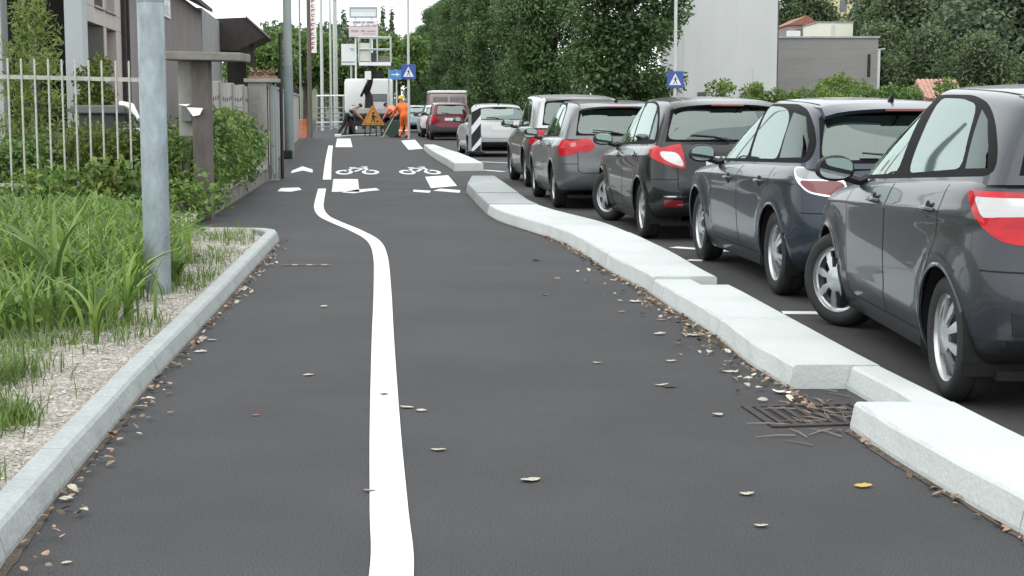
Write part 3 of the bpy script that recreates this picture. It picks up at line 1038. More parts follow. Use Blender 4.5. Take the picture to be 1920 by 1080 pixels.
    made = {}
    for k, (nm, m, off, par) in spec.items():
        for b, l_ in ((bl, lay), (bg, layg)):
            vs, fs = split_out(b, l_, k)
            if fs:
                o = link(nm, sub_mesh(nm, vs, fs, m, off), made.get(par, root) if par else root)
                made[nm] = o
    bl.free(); bg.free()
    for sx in (-1, 1):                         # roof joint either side
        hits = []
        for k in range(30):
            y = lerp(yRr + .16, yT - .12, k / 29)
            h = bvg.ray_cast(Vector((sx * tw * .86 * hw, y, 3)), Vector((0, 0, -1)), 3)
            if h[0] is not None and h[1].z > .3: hits.append((h[0], h[1]))
        vs, fs = [], []
        for p, n_ in hits:
            b_ = n_.cross(Vector((0, 1, 0))).normalized() * .006
            vs += [p - b_ + n_ * .002, p + b_ + n_ * .002]
        fs = [(2 * k, 2 * k + 1, 2 * k + 3, 2 * k + 2) for k in range(len(hits) - 1)]
        if fs: seams.append((vs, fs))
    for vs, fs in seams:
        me = bpy.data.meshes.new('panel_gap'); me.from_pydata(vs, [], fs); me.materials.append(under_m)
        link('panel_gap', me, root)
    # ---- wheel wells and arches, underbody
    m = MB()
    m.box(-hw * .80, hw * .80, yR + .25, yF - .35, .155, .20)
    for sg in (-1, 1):
        for wy in (0, WB):
            n = 18
            ra = Rw + S.get('arch', .045) + .012
            vs, fs = [], []
            for k in range(n + 1):
                a = math.pi * (-.12 + 1.24 * k / n)
                for xx in (hw * .985, hw * .58):
                    vs.append((sg * xx, wy + ra * math.cos(a), Rw + ra * math.sin(a)))
            for k in range(n): fs.append((2 * k, 2 * k + 1, 2 * k + 3, 2 * k + 2))
            m.add(vs, fs)
            m.box(min(sg * hw * .55, sg * hw * .58), max(sg * hw * .55, sg * hw * .58), wy - ra, wy + ra, .16, Rw + ra)
    # bring the well's outer edge back to the skin
    m.build('underbody', under_m, root)
    for sg in (-1, 1):
        for wy in (0, WB):
            pts = []
            ra = Rw + S.get('arch', .045)
            for k in range(25):
                a = math.pi * (-.10 + 1.2 * k / 24)
                y, z = wy + ra * math.cos(a), Rw + ra * math.sin(a)
                h = bvl.ray_cast(Vector((sg * 2, y, z)), Vector((-sg, 0, 0)), 2)
                if h[0] is not None and z > .17: pts.append(h[0])
            if len(pts) > 3: MB().tube(pts, S.get('lip', .011), 6).build('wheel_arch', S.get('arch_mat', paint), root, True)
    # ---- wheels
    tyre, rim, barrel, disc = make_wheel(Rw, S.get('Rr', Rw * .66), S.get('tw_', .185), S.get('spokes', (7, .45, .5)))
    for sg in (-1, 1):
        for wy in (0, WB):
            st = S.get('steer', 0) if wy else 0
            wl_ = bpy.data.objects.new('wheel', tyre); C.objects.link(wl_)
            wl_.parent = root
            wl_.location = (sg * (hw - S.get('track_in', .115)), wy, Rw)
            wl_.rotation_euler = (rnd.uniform(0, 6), 0, st) if sg < 0 else (rnd.uniform(0, 6), 0, st + math.pi)
            wl_.rotation_mode = 'XYZ'
            for nm, me in (('rim', rim), ('rim_barrel', barrel), ('brake_disc', disc)): link(nm, me, wl_)
    # ---- mirrors
    my, mz = S.get('mirror', (yC - .55, zb0 + .07))
    for sg in (-1, 1):
        bm = bmesh.new()
        bmesh.ops.create_uvsphere(bm, u_segments=20, v_segments=12, radius=1)
        for v in bm.verts:
            x, y, z = v.co
            y2 = y * .075 if y > 0 else max(y, -.35) * .075
            v.co = (x * .118 * (1 - .10 * z), y2, (abs(z) ** .8 * (1 if z > 0 else -1)) * .078)
        me = bpy.data.meshes.new('mirror'); bm.to_mesh(me); bm.free()
        me.materials.append(S.get('mirror_mat', paint))
        me.polygons.foreach_set('use_smooth', [True] * len(me.polygons))
        mo = link('mirror', me, root, (sg * (hw + .095), my, mz), (0, 0, -sg * .10))
        q = MB(); ng = 22
        ell = [(.100 * math.copysign(abs(math.cos(t)) ** .75, math.cos(t)), .062 * math.copysign(abs(math.sin(t)) ** .75, math.sin(t))) for t in [2 * math.pi * k / ng for k in range(ng)]]
        q.plate(ell, -.031, -.026)
        q.build('mirror_glass', mirror_gl, mo)
        st = MB(); st.tube([(-sg * .07, .01, -.05), (-sg * .15, .0, -.075), (-sg * .19, 0, -.06)], [.03, .028, .035], 8)
        st.build('mirror_stalk', black_pl, mo, True)
    # ---- handles
    for sg in (-1, 1):
        for hy, hz in S['handles']:
            h = bvl.ray_cast(Vector((sg * 2, hy, hz)), Vector((-sg, 0, 0)), 2)
            if h[0] is None: continue
            x = h[0].x
            b = MB()
            b.tube([(x - sg * .004, hy - .085, hz), (x + sg * .024, hy - .06, hz + .004), (x + sg * .028, hy, hz + .006), (x + sg * .024, hy + .06, hz + .004), (x - sg * .004, hy + .085, hz)], [.012, .013, .014, .013, .012], 8)
            b.build('door_handle', S.get('handle_mat', paint), root, True)
            b = MB(); b.lathe([(.001, 0), (.042, 0), (.045, .004)], 16, 'X', M=Matrix.Translation((x + sg * .001 - (.002 if sg > 0 else .002), hy - .0, hz)))
            b.build('handle_cup', under_m, root)
    # ---- seats
    for y0, n in ((WB * .40, 2), (-.02 if not S.get('two_rows') else .0, 3)):
        for k in range(n):
            x = (k - (n - 1) / 2) * (.72 if n == 2 else .46)
            b = MB()
            wd = .24 if n == 2 else .22
            b.bbox(x - wd, x + wd, y0 - .06, y0 + .06, zb0 - .35, zb0 + .10, .04)
            b.bbox(x - .12, x + .12, y0 - .05, y0 + .05, zb0 + .13, zb0 + .30, .035)
            b.tube([(x - .05, y0, zb0 + .08), (x - .05, y0, zb0 + .16)], .008, 6); b.tube([(x + .05, y0, zb0 + .08), (x + .05, y0, zb0 + .16)], .008, 6)
            b.build('seat', seat_m, root, True)
    b = MB()
    b.bbox(-hw * .8, hw * .8, yC - .75, yC - .35, zb0 - .1, zb0 + .03, .04)
    b.build('dashboard', interior_m, root, True)
    b = MB()
    cpt = [(-.36 + .18 * math.cos(t), yC - .88 + .05 * math.sin(t), zb0 - .06 + .17 * math.sin(t)) for t in [2 * math.pi * k / 24 for k in range(25)]]
    b.tube(cpt, .014, 6); b.build('steering_wheel', interior_m, root, True)
    # ---- spoiler, brake light, wiper, aerial, plate
    ys, zs2 = yRr + .02, zw1 + m_
    sp = S.get('spoiler', .10)
    if sp:
        n = 15
        vs, fs = [], []
        for k in range(n):
            u = (k / (n - 1)) * 2 - 1
            x = u * xt * 1.0
            h = bvg.ray_cast(Vector((x, yRr + .30, 3)), Vector((0, 0, -1)), 3)
            zz = h[0].z if h[0] is not None else H - .04
            cv = .05 * u * u
            vs += [(x, yRr + .30, zz + .003), (x, yRr + .08, zz - .006), (x * 1.02, yRr - sp + cv, zz - .045 - .02 * u * u), (x * 1.02, yRr - sp + cv + .012, zz - .070 - .02 * u * u), (x, yRr + .10, zz - .075)]
        for k in range(n - 1):
            for j in range(4): fs.append((k * 5 + j, (k + 1) * 5 + j, (k + 1) * 5 + j + 1, k * 5 + j + 1))
        fs.append((0, 1, 2, 3, 4)); fs.append(tuple((n - 1) * 5 + j for j in (4, 3, 2, 1, 0)))
        b = MB(); b.add(vs, fs); so = b.build('spoiler', S.get('spoiler_mat', paint), root, True)
        h = bvg.ray_cast(Vector((0, yRr + .30, 3)), Vector((0, 0, -1)), 3)
        zz = h[0].z if h[0] is not None else H
        b = MB(); b.bbox(-.17, .17, yRr - sp - .008, yRr - sp + .03, zz - .067, zz - .045, .005)
        b.build('brake_light', red_dark, so)
    if S.get('wiper', 1):
        h = bvg.ray_cast(Vector((0, -4, zw0 + .03)), Vector((0, 1, 0)), 6)
        if h[0] is not None:
            b = MB(); y0 = h[0].y - .025
            b.tube([(.0, y0, zw0 - .01), (-.16, y0 - .01, zw0 + .03), (-.40, y0 + .0, zw0 + .05)], [.014, .010, .007], 6)
            b.build('wiper', black_pl, root, True)
    ay, al = S.get('aerial', (yRr + .35, .0))
    if al:
        h = bvg.ray_cast(Vector((0, ay, 3)), Vector((0, 0, -1)), 3)
        b = MB(); z = h[0].z
        b.tube([(0, ay + .03, z - .01), (0, ay + .01, z + .03), (0, ay - .02, z + .055), (0, ay - al * .8, z + al)], [.03, .02, .008, .004], 8)
        b.build('aerial', black_pl, root, True)
    pz = S.get('plate_z', .80)
    h = bvl.ray_cast(Vector((0, -4, pz)), Vector((0, 1, 0)), 6)
    if h[0] is not None and S.get('plate', 1):
        b = MB(); b.bbox(-.26, .26, h[0].y - .012, h[0].y - .002, pz - .055, pz + .055, .003); b.build('number_plate', plate_m, root)
    return root

def car_paint(name, col, metal=.35, rough=.3, fl=.12, coat=.5):
    return mat(name, tuple(c * .8 for c in col), rough, metal=metal, coat=coat, spec=.35, var=.05, scale=3, speck=(900, fl))

def place_car(root, lw, rz):
    """set the left rear wheel's outer face at lw (x, y)"""
    W = root['half_track']
    root.location = (lw[0] + W * math.cos(rz), lw[1] + W * math.sin(rz), 0)
    root.rotation_euler = (0, 0, rz)
    del root['half_track']

def put_car(name, label, S, lw, rz_deg, group='cars parked in a row beyond the kerb'):
    c = make_car(name, label, S.get('cat', 'car'), S, group)
    w = S['W'] / 2 - S.get('track_in', .115) + .09
    rz = R(rz_deg)
    c.location = (lw[0] + w * math.cos(rz), lw[1] + w * math.sin(rz), 0)
    c.rotation_euler = (0, 0, rz)
    return c

hw_ = .8475
yaris = dict(W=1.695, H=1.50, WB=2.51, RO=.62, FO=.82, R=.30, Rr=.212, belt=(.925, 1.075), cowl=.06, y_ws_top=1.30, y_rw_top=-.36, y_rw_base=-.50,
             tail_in=.09, dlo=(2.25, -.28, 1.425), doors=(2.02, 1.12, .12), rw=(.62, 1.105, .53, 1.365), gate=(.60, 1.10, .60), bump_z=.66, bump_y=-.30,
             paint=car_paint('dark_grey_paint', (.050, .056, .066)), steer=R(33), spokes=(8, .52, 0), flare=.02,
             crease=[(-.4, .90, 2.5, .80, .016, .035), (.45, .36, 2.0, .36, .012, .03)], handles=[(1.36, .865), (.28, .885)],
             fq=[(1, 0), (.84, .55), (.70, .88), (.64, .97), (.575, 1.0), (.605, .015)], qq=[(.125, .06), (.18, .84), (.12, .70), (.05, .35), (.01, .06)], rq=[(.52, .015), (.49, 1.0), (.33, .985), (.215, .90), (.145, .06)],
             mirror_mat=black_pl, mirror=(1.93, 1.02), spoiler=.12, plate_z=.84, diff_z=.36, aerial=(-.05, 0), wiper=0,
             lights=[dict(name='reversing_lens', mat=clear_lens, off=.008, pts=[(-.80, -.31, .978), (-.605, -.595, .982), (-.605, -.595, .905), (-.785, -.40, .892)], r=.02),
                     dict(name='tail_light', mat=red_lens, off=.006, pts=[(-.835, -.24, 1.005), (-.595, -.60, 1.005), (-.595, -.60, .83), (-.66, -.575, .770), (-.755, -.49, .795), (-.80, -.36, .88)])],
             rear_marks=[dict(name='gate_light', mat=red_lens, off=.006, pts=[(-.585, 1.0), (-.40, .98), (-.42, .90), (-.585, .83)]),
                         dict(name='reflector', mat=red_dark, off=.003, pts=[(-.735, .50), (-.705, .50), (-.695, .38), (-.725, .38)]),
                         dict(name='bumper_vent', mat=black_pl, off=-.004, pts=[(-.70, .49), (-.44, .44), (-.42, .38), (-.69, .38)])])
c_yaris = put_car('hatchback_car', 'dark grey hatchback nearest in the row, front wheel turned out, red and clear tail light', yaris, (2.035, 7.22), 0.3)

astra = dict(W=1.753, H=1.455, WB=2.614, RO=.735, FO=.90, R=.315, Rr=.212, belt=(.90, .985), cowl=.02, y_ws_top=1.34, y_rw_top=-.28, y_rw_base=-.62,
             tail_in=.10, dlo=(2.27, -.42, 1.385), doors=(2.06, 1.12, .16), rw=(.665, 1.01, .575, 1.315), gate=(.50, 1.02, .60), bump_z=.64, bump_y=-.36,
             paint=car_paint('blue_grey_paint', (.030, .041, .060)), spokes=(5, .6, .3), flare=.02,
             crease=[(-.5, .865, 2.7, .80, .016, .04)], handles=[(1.40, .80), (.40, .82)],
             fq=[(1, 0), (.84, .55), (.70, .88), (.64, .97), (.595, 1.0), (.60, .015)], rq=[(.57, .015), (.565, 1.0), (.42, .985), (.33, .92), (.27, .72), (.255, .02)],
             qq=[(.235, .04), (.27, .88), (.15, .80), (.04, .35), (.01, .06)],
             mirror_mat=black_pl, mirror=(2.0, .985), spoiler=.10, plate_z=.80, diff_z=.30, aerial=(-.02, .07), rw_bulge=.05,
             lights=[dict(name='reversing_lens', mat=smoked_lens, off=.008, pts=[(-.825, -.36, .945), (-.66, -.66, .945), (-.60, -.70, .875), (-.80, -.46, .875)]),
                     dict(name='tail_light', mat=red_dark, off=.008, pts=[(-.80, -.46, .865), (-.58, -.70, .865), (-.56, -.71, .765), (-.64, -.69, .762), (-.76, -.56, .79)]),
                     dict(name='light_rim', mat=chrome, off=.006, pts=[(-.832, -.35, .953), (-.74, -.60, .955), (-.60, -.695, .92), (-.55, -.71, .80), (-.553, -.71, .752), (-.65, -.69, .750), (-.765, -.56, .780), (-.808, -.44, .862)])],
             rear_marks=[dict(name='bumper_strip', mat=car_paint('blue_grey_light_strip', (.12, .135, .15)), off=.01, pts=[(-.80, .50), (.0, .50), (.0, .475), (-.80, .475)])])
c_astra = put_car('hatchback_car', 'dark blue-grey hatchback with a chrome-rimmed tail light, parked ahead of the nearest grey car', astra, (1.93, 11.35), 5.2)

clio = dict(W=1.707, H=1.493, WB=2.575, RO=.61, FO=.80, R=.305, Rr=.205, belt=(.92, 1.0), cowl=.03, y_ws_top=1.38, y_rw_top=-.30, y_rw_base=-.46,
            tail_in=.10, dlo=(2.24, -.24, 1.42), doors=(2.02, 1.14, .14), rw=(.63, 1.045, .545, 1.36), gate=(.52, 1.045, .545), bump_z=.64, bump_y=-.26,
            paint=car_paint('black_paint', (.007, .0075, .009), .1, .25), steer=R(27), spokes=(6, .62, .0), flare=.024,
            crease=[(-.4, .88, 2.5, .79, .014, .05), (.4, .34, 2.0, .42, .016, .03)], handles=[(1.38, .83), (.34, .86)],
            qq=[(.115, .08), (.165, .80), (.09, .6), (.03, .30), (.01, .06)], rq=[(.495, .015), (.47, 1.0), (.30, .985), (.19, .90), (.135, .10)],
            mirror=(1.93, 1.01), spoiler=.06, plate_z=.82, diff_z=.38, aerial=(.05, .0), rw_bulge=.07, mirror_mat=black_pl, roof_paint=None,
            lights=[dict(name='reversing_lens', mat=clear_lens, off=.010, pts=[(-.74, -.45, .925), (-.61, -.58, .915), (-.55, -.60, .83), (-.53, -.60, .765), (-.62, -.585, .79), (-.71, -.49, .85)]),
                    dict(name='tail_light', mat=red_lens, off=.007, pts=[(-.81, -.28, .95), (-.76, -.40, 1.03), (-.64, -.53, 1.045), (-.57, -.58, .98), (-.52, -.60, .82), (-.51, -.60, .745), (-.62, -.585, .765), (-.74, -.46, .82), (-.80, -.32, .88)], r=.09)],
            rear_marks=[dict(name='bumper_strip', mat=chrome, off=.004, pts=[(-.72, .475), (.0, .475), (.0, .462), (-.72, .462)]),
                        dict(name='reflector', mat=red_dark, off=.004, pts=[(-.70, .43), (-.50, .43), (-.49, .36), (-.69, .36)])])
clio.pop('roof_paint')
c_clio = put_car('hatchback_car', 'glossy black hatchback with a teardrop tail light, parked third from the viewer in the row', clio, (1.36, 16.3), 5.2)

golf = dict(W=1.759, H=1.483, WB=2.578, RO=.745, FO=.88, R=.315, Rr=.205, belt=(.92, .985), cowl=.02, y_ws_top=1.42, y_rw_top=-.42, y_rw_base=-.64,
            tail_in=.07, dlo=(2.25, -.20, 1.41), doors=(2.04, 1.14, .14), rw=(.60, 1.02, .53, 1.335), gate=(.50, 1.02, .60), bump_z=.62, bump_y=-.36,
            paint=car_paint('mid_grey_paint', (.15, .155, .16)), spokes=(5, .55, .5), bpaint=car_paint('mid_grey_paint', (.2, .2, .2)),
            crease=[(-.5, .84, 2.7, .78, .012, .05)], handles=[(1.38, .83), (.34, .85)], lod=.8, diff_z=.27,
            rq=[(.495, .015), (.47, 1.0), (.30, .985), (.19, .90), (.135, .60), (.10, .05)], dq=[(1.07, -.05), (.85, .60), (.68, .95), (.59, 1.05), (.47, 1.075), (.29, 1.06), (.165, .94), (.1, .62), (.07, -.05)],
            mirror=(1.97, .99), spoiler=.12, plate_z=.52, aerial=(-.1, .05),
            lights=[dict(name='reversing_lens', mat=mat('pink_lens', (.50, .10, .12), .1, coat=1), off=.009, pts=[(-.735, -.66, .90), (-.665, -.70, .905), (-.66, -.70, .85), (-.72, -.66, .84)]),
                    dict(name='tail_light', mat=red_lens, off=.007, pts=[(-.85, -.44, .80), (-.84, -.48, .90), (-.76, -.62, .985), (-.66, -.70, .985), (-.575, -.71, .95), (-.555, -.72, .86), (-.60, -.72, .785), (-.72, -.68, .735), (-.83, -.52, .735)])],
            rear_marks=[dict(name='gate_light', mat=red_lens, off=.006, pts=[(-.565, .965), (-.45, .955), (-.375, .90), (-.385, .83), (-.46, .78), (-.565, .77)], r=.05)])
c_golf = put_car('hatchback_car', 'mid grey hatchback with round red tail lights, fourth from the viewer in the row', golf, (.565, 21.3), 5.2)

suv = dict(golf, W=1.80, H=1.60, WB=2.60, RO=.75, FO=.85, R=.335, Rr=.22, belt=(1.0, 1.06), y_rw_top=-.50, y_rw_base=-.66, dlo=(2.28, -.30, 1.49), rw=(.62, 1.09, .56, 1.46), gate=(.52, 1.09, .6),
           paint=car_paint('dark_bronze_grey_paint', (.085, .082, .078)), roof_paint=car_paint('silver_roof_paint', (.55, .56, .57)), mirror=(1.95, 1.08), lod=.7, crease=[], handles=[(1.38, .92), (.34, .94)],
           cap=.05, tw=.78, spokes=(5, .55, .0), rear_marks=[], aerial=(0, 0), spoiler=.05, plate_z=.7)
suv.pop('bpaint')
c_suv = put_car('sport_utility_car', 'tall grey car with a silver roof, parked just beyond the mid grey hatchback', suv, (.22, 26.9), 5.6)

punto = dict(clio, paint=car_paint('silver_white_paint', (.52, .54, .53), .25, .3), lod=.6, H=1.47, R=.30, steer=0, crease=[], aerial=(.0, .05), plate_z=.80, plate=1, spokes=(6, .5, 0), diff_z=.42, belt=(.91, .97), spoiler=.04, rearglass=car_glass)
punto['lights'] = [dict(name='tail_light', mat=red_lens, off=.006, pts=[(-.80, -.34, 1.06), (-.74, -.46, 1.12), (-.70, -.47, 1.12), (-.70, -.52, .94), (-.78, -.42, .92)])]
punto['rear_marks'] = []
c_punto = put_car('hatchback_car', 'silver white hatchback behind the black and white striped marker board', punto, (-1.20, 43.0), 8.0)

mpv = dict(suv, H=1.57, W=1.75, WB=2.5, RO=.70, FO=.8, paint=car_paint('dark_red_paint', (.17, .016, .030), .3), roof_paint=car_paint('dark_red_paint', (.17, .016, .03)), bpaint=mat('grey_bumper_plastic', (.05, .048, .05), .6), diff_z=.34, lod=.55, bump_z=.66, R=.31, plate_z=.86,
           dlo=(2.2, -.25, 1.47), rw=(.60, 1.08, .54, 1.44), spokes=(5, .5, 0))
mpv['lights'] = [dict(name='tail_light', mat=red_lens, off=.006, pts=[(-.84, -.40, 1.0), (-.78, -.55, 1.03), (-.66, -.62, 1.03), (-.66, -.66, .74), (-.83, -.48, .74)])]
c_mpv = put_car('compact_car', 'dark red tall car with a grey bumper, parked beyond the silver white hatchback', mpv, (-3.42, 64.6), 6.0)

white2 = dict(punto, lod=.5, paint=car_paint('white_paint', (.72, .73, .73), .1, .3))
c_w2 = put_car('hatchback_car', 'white car mostly hidden beyond the dark red car', white2, (-4.10, 70.0), 6.5)
blue2 = dict(punto, lod=.5, H=1.46, paint=car_paint('pale_blue_paint', (.36, .45, .52), .3, .3))
c_b2 = put_car('hatchback_car', 'pale blue car farthest in the row, beyond the worker in orange', blue2, (-6.0, 84.0), 6.7)

# ------------------------------------------------------------------ left side: fence, gate pillar, low wall
plaster_brown = mat('brown_plaster', (.195, .178, .17), .9, var=.12, scale=1.2, bump=.2, bscale=60, stretch=(1, 1, .4))
plaster_cream = mat('cream_plaster', (.42, .375, .35), .9, var=.10, scale=1.1, bump=.2, bscale=60, stretch=(1, 1, .4))
plaster_pale = mat('pale_blue_grey_plaster', (.40, .43, .44), .9, var=.08, scale=1.4, stretch=(1, 1, .3))
plaster_grey = mat('light_grey_plaster', (.56, .575, .57), .9, var=.09, scale=.35, bump=.1, bscale=40, stretch=(1, 1, .25))
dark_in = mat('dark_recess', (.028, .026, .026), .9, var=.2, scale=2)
dark_brown = mat('dark_brown_timber', (.030, .024, .022), .8, var=.25, scale=4)
window_g = mat('window_pane', (.10, .11, .115), .08, spec=.8)
roof_tile = mat('terracotta_tile', (.30, .13, .085), .85, var=.3, scale=6)
white_p = mat('white_painted_metal', (.78, .80, .79), .4, var=.05, scale=4)

fy = 18.95
fx0, fx1 = atd(-130, 0, fy).x, atd(292, 0, fy).x
fl = thing('fence', 'pale painted metal bar fence on a low wall behind the tall weeds', 'fence', ((fx0 + fx1) / 2, fy, 0))
fc = (fx0 + fx1) / 2
def fdrop(x): return -.023 * (x - fx0)
def frail(z0, z1, d):
    m = MB()
    m.add([(fx0 - fc, -d, z0), (fx1 - fc, -d, z0 + fdrop(fx1)), (fx1 - fc, d, z0 + fdrop(fx1)), (fx0 - fc, d, z0), (fx0 - fc, -d, z1), (fx1 - fc, -d, z1 + fdrop(fx1)), (fx1 - fc, d, z1 + fdrop(fx1)), (fx0 - fc, d, z1)],
          [(0, 3, 2, 1), (4, 5, 6, 7), (0, 1, 5, 4), (1, 2, 6, 5), (2, 3, 7, 6), (3, 0, 4, 7)])
    m.build('rail', fence_paint, fl)
frail(1.735, 1.785, .022); frail(.425, .465, .018)
px = 36 - 25.4 * 6
while px < 285:
    x = atd(px, 0, fy).x
    z = fdrop(x)
    m = MB(); m.tube([(0, 0, .16), (0, 0, 1.965), (0, 0, 1.985)], [.0125, .0125, .006], 6)
    m.build('bar', fence_paint, fl, True, (x - fc + rnd.uniform(-.004, .004), -.032, z))
    px += 25.4
m = MB(); m.bbox(fx0 - fc, fx1 - fc, -.14, .14, -.1, .13, .015); m.build('low_wall', concrete_old, fl)
m = MB(); m.bbox(fx0 - fc, fx1 - fc, -.18, .18, .132, .19, .012); m.build('wall_coping', concrete_mid, fl)

# gate canopy: pillar, side panel, flat slab
pb = g2(384, 412)
gc = thing('gate_pillar', 'old concrete gate pillar carrying a flat slab roof, letter box on its side', 'pillar', (pb[0], pb[1], 0))
d0 = pb[1]
kx = d0 / FPX
m = MB(); m.bbox(-.105, .105, -.10, .12, -.05, 1.93, .012); m.build('post', mat('stained_concrete', (.115, .10, .092), .9, var=.35, scale=5, stretch=(1, 1, .3)), gc)
m = MB(); m.bbox(-.30, -.105, .06, .14, 1.02, 1.93, .01); m.build('side_panel', concrete_mid, gc)
m = MB(); m.bbox(-.50, .50, -.32, .36, 1.932, 2.03, .015, M=Matrix.Rotation(R(1.2), 4, 'Y')); m.build('slab', mat('slab_concrete', (.19, .18, .165), .9, var=.3, scale=4, bump=.4, bscale=40), gc)
m = MB(); m.bbox(-.24, -.115, -.06, .055, 1.20, 1.40, .01); m.build('letter_box', mat('grey_letter_box', (.16, .16, .165), .5, metal=.4), gc)
t = MB(); t.add([(-.10, 0, .04), (.10, -.01, .03), (.06, -.02, -.05), (-.02, -.03, -.065)], [(0, 1, 2, 3)])
t.add([(-.20, 0, .075), (-.06, .01, .08), (-.10, -.01, .055)], [(0, 1, 2)])
t.v = [tuple(v) for v in t.v] + [(v[0], v[1] + .006, v[2] + .002) for v in t.v]
t.f += [[i + 7 for i in f][::-1] for f in t.f]; t.m += [0, 0]
setp(t.build('paper', mat('white_paper', (.85, .85, .84), .7), None, False, (pb[0] - .06, pb[1] - .14, 1.33)), 'white folded papers stuck out of the letter box on the gate pillar', 'paper')

# low wall along the footway with planting bed and concrete slab fence behind
wl0, wl1 = Vector((-3.76, 19.15, 0)), Vector((-4.60, 29.2, 0))
wdir = (wl1 - wl0).normalized(); wrz = math.atan2(-wdir.x, wdir.y); wlen = (wl1 - wl0).length
lw = thing('low_wall', 'low concrete planter wall running along the footway beyond the gate pillar', 'wall', wl0, wrz)
for k in range(5):
    m = MB(); m.bbox(-.22, 0, k * wlen / 5 + .004, (k + 1) * wlen / 5 - .004, -.05, .225, .012); m.build('wall_block', concrete_old, lw)
    m = MB(); m.bbox(-.25, .035, k * wlen / 5 + .003, (k + 1) * wlen / 5 - .003, .228, .30, .012); m.build('coping', concrete_mid, lw)
m = MB()
bed = MB(); bed.box(-1.2, -.25, 0, wlen, -.05, .20)
o = bed.build('planting_bed', soil, lw)
sf = thing('slab_fence', 'grey precast concrete slab fence with a scalloped pierced top behind the green bush', 'fence', wl0 + Vector((-.36, .4, 0)), wrz)
npan = 5
L = wlen / npan
for k in range(npan):
    bm = bmesh.new()
    n = 14
    outl = [(0, 0.1)] + [(L - .06, .1)] + [(L - .06 - (L - .06) * i / n, 1.755 - .012 * math.sin(math.pi * i / n)) for i in range(n + 1)]
    mm = MB(); mm.add([(-.03, y, z) for y, z in outl] + [(.03, y, z) for y, z in outl],
                      [tuple(range(len(outl)))[::-1], tuple(range(len(outl), 2 * len(outl)))] + [(i, (i + 1) % len(outl), len(outl) + (i + 1) % len(outl), len(outl) + i) for i in range(len(outl))])
    p = mm.build('panel', concrete_mid, sf, False, (0, k * L + .03, 0))
    for i in range(6):
        mm = MB(); mm.plate([(-.04, -.03), (.04, -.03), (.04, .015), (0, .035), (-.04, .015)], -.003, .003)
        mm.build('piercing', dark_in, p, False, (.033, .2 + i * (L - .45) / 5, 1.52 - .03 * math.sin(math.pi * i / 5)), (0, 0, R(90)))
    mm = MB(); mm.bbox(-.06, .06, -.055, .055, 0, 1.765, .01); mm.build('post', concrete_mid, sf, False, (0, k * L, 0))
# second gate pillar with planter, and the metal gate leaf seen end on
p2 = g2(487, 340)
gp = thing('gate_pillar', 'concrete gate pillar with dry plants on its cap, at the far end of the planter wall', 'pillar', (p2[0], p2[1], 0), wrz)
m = MB(); m.bbox(-.17, .17, -.17, .17, -.05, 1.82, .012); m.build('post', concrete_mid, gp)
m = MB(); m.bbox(-.115, .0, -.176, -.171, .5, 1.5, .002); m.build('sunk_panel', concrete_old, gp)
m = MB(); m.bbox(-.24, .40, -.24, .24, 1.822, 1.89, .012); m.build('cap', concrete_mid, gp)
gt = thing('gate', 'grey sheet metal gate leaf with frame, hung beside the pillar with dry plants', 'gate', (p2[0] + .22, p2[1] - .02, 0), wrz)
m = MB(); m.bbox(0, .035, -.03, 1.5, .12, 1.76, .005); m.build('sheet', pole_grey, gt)
m = MB(); m.tube([(.02, -.05, 0), (.02, -.05, 1.80)], .035, 8); m.build('hinge_post', mat('dull_zinc', (.24, .25, .25), .6, metal=.4, var=.2, scale=6), gt, True)
m = MB(); m.tube([(.10, -.03, .02), (.10, -.03, 1.80)], .018, 8); m.build('latch_bar', pole_grey, gt, True)
m = MB(); m.bbox(-.06, .16, -.12, .06, 0, .05, .01); m.build('foot', concrete_old, gt)
t = thing('post', 'thin black post standing behind the cap with dry plants', 'post', (atd(524, 0, p2[1] + 1.2).x, p2[1] + 1.2, 0))
m = MB(); m.tube([(0, 0, 0), (0, 0, 2.75)], .035, 8); m.build('shaft', black_pl, t, True)
m = MB(); m.bbox(-.06, .06, -.06, .06, 2.75, 2.77, .005); m.build('top_plate', black_pl, t)
t = thing('planter', 'dry rusty brown plants in a low box on the pillar cap', 'planter', (p2[0] + .05, p2[1], 1.89), wrz)
m = MB(); m.bbox(-.20, .30, -.16, .16, .0, .05, .01); m.build('trough', mat('clay', (.25, .14, .09), .8), t)

# the footway wall beyond, with orange netting
def rl(d, a=-1.0): return a - .117 * d
fw0, fw1 = Vector((rl(34, -1.45), 34, 0)), Vector((rl(68, -1.35), 68, 0))
fd = (fw1 - fw0).normalized(); frz = math.atan2(-fd.x, fd.y); flen = (fw1 - fw0).length
t = thing('boundary_wall', 'pale rendered boundary wall along the footway behind the grey lamp post', 'wall', fw0, frz)
for k in range(7):
    m = MB(); m.bbox(-.2, 0, k * flen / 7 + .01, (k + 1) * flen / 7 - .01, -.05, 1.82, .01)
    m.build('wall_panel', [plaster_cream, concrete_mid, plaster_cream][k % 3], t)
m = MB(); m.bbox(-.24, .04, 0, flen, 1.822, 1.9, .01); m.build('coping', concrete_mid, t)
ng = g2(566, 258)
t = thing('barrier_net', 'orange plastic barrier net leaning against the pale boundary wall', 'barrier', (ng[0], ng[1], 0))
orange_pl = mat('orange_plastic', (.75, .17, .05), .6, var=.15, scale=8)
for k in range(9):
    z = .06 + k * .09
    m = MB(); m.tube([(-.20, .0, z), (.0, -.05, z + .01), (.24, -.02, z - .01)], .018, 5); m.build('strand', orange_pl, t, True)
for k in range(6):
    x = -.19 + k * .083
    m = MB(); m.tube([(x, -.01 - .04 * math.sin((k + .5) / 6 * 3.1), .03), (x, .0, .82)], .016, 5); m.build('strand', orange_pl, t, True)
m = MB(); m.tube([(.24, -.02, 0), (.24, .0, .9)], .025, 6); m.build('stake', wood_pole, t, True)

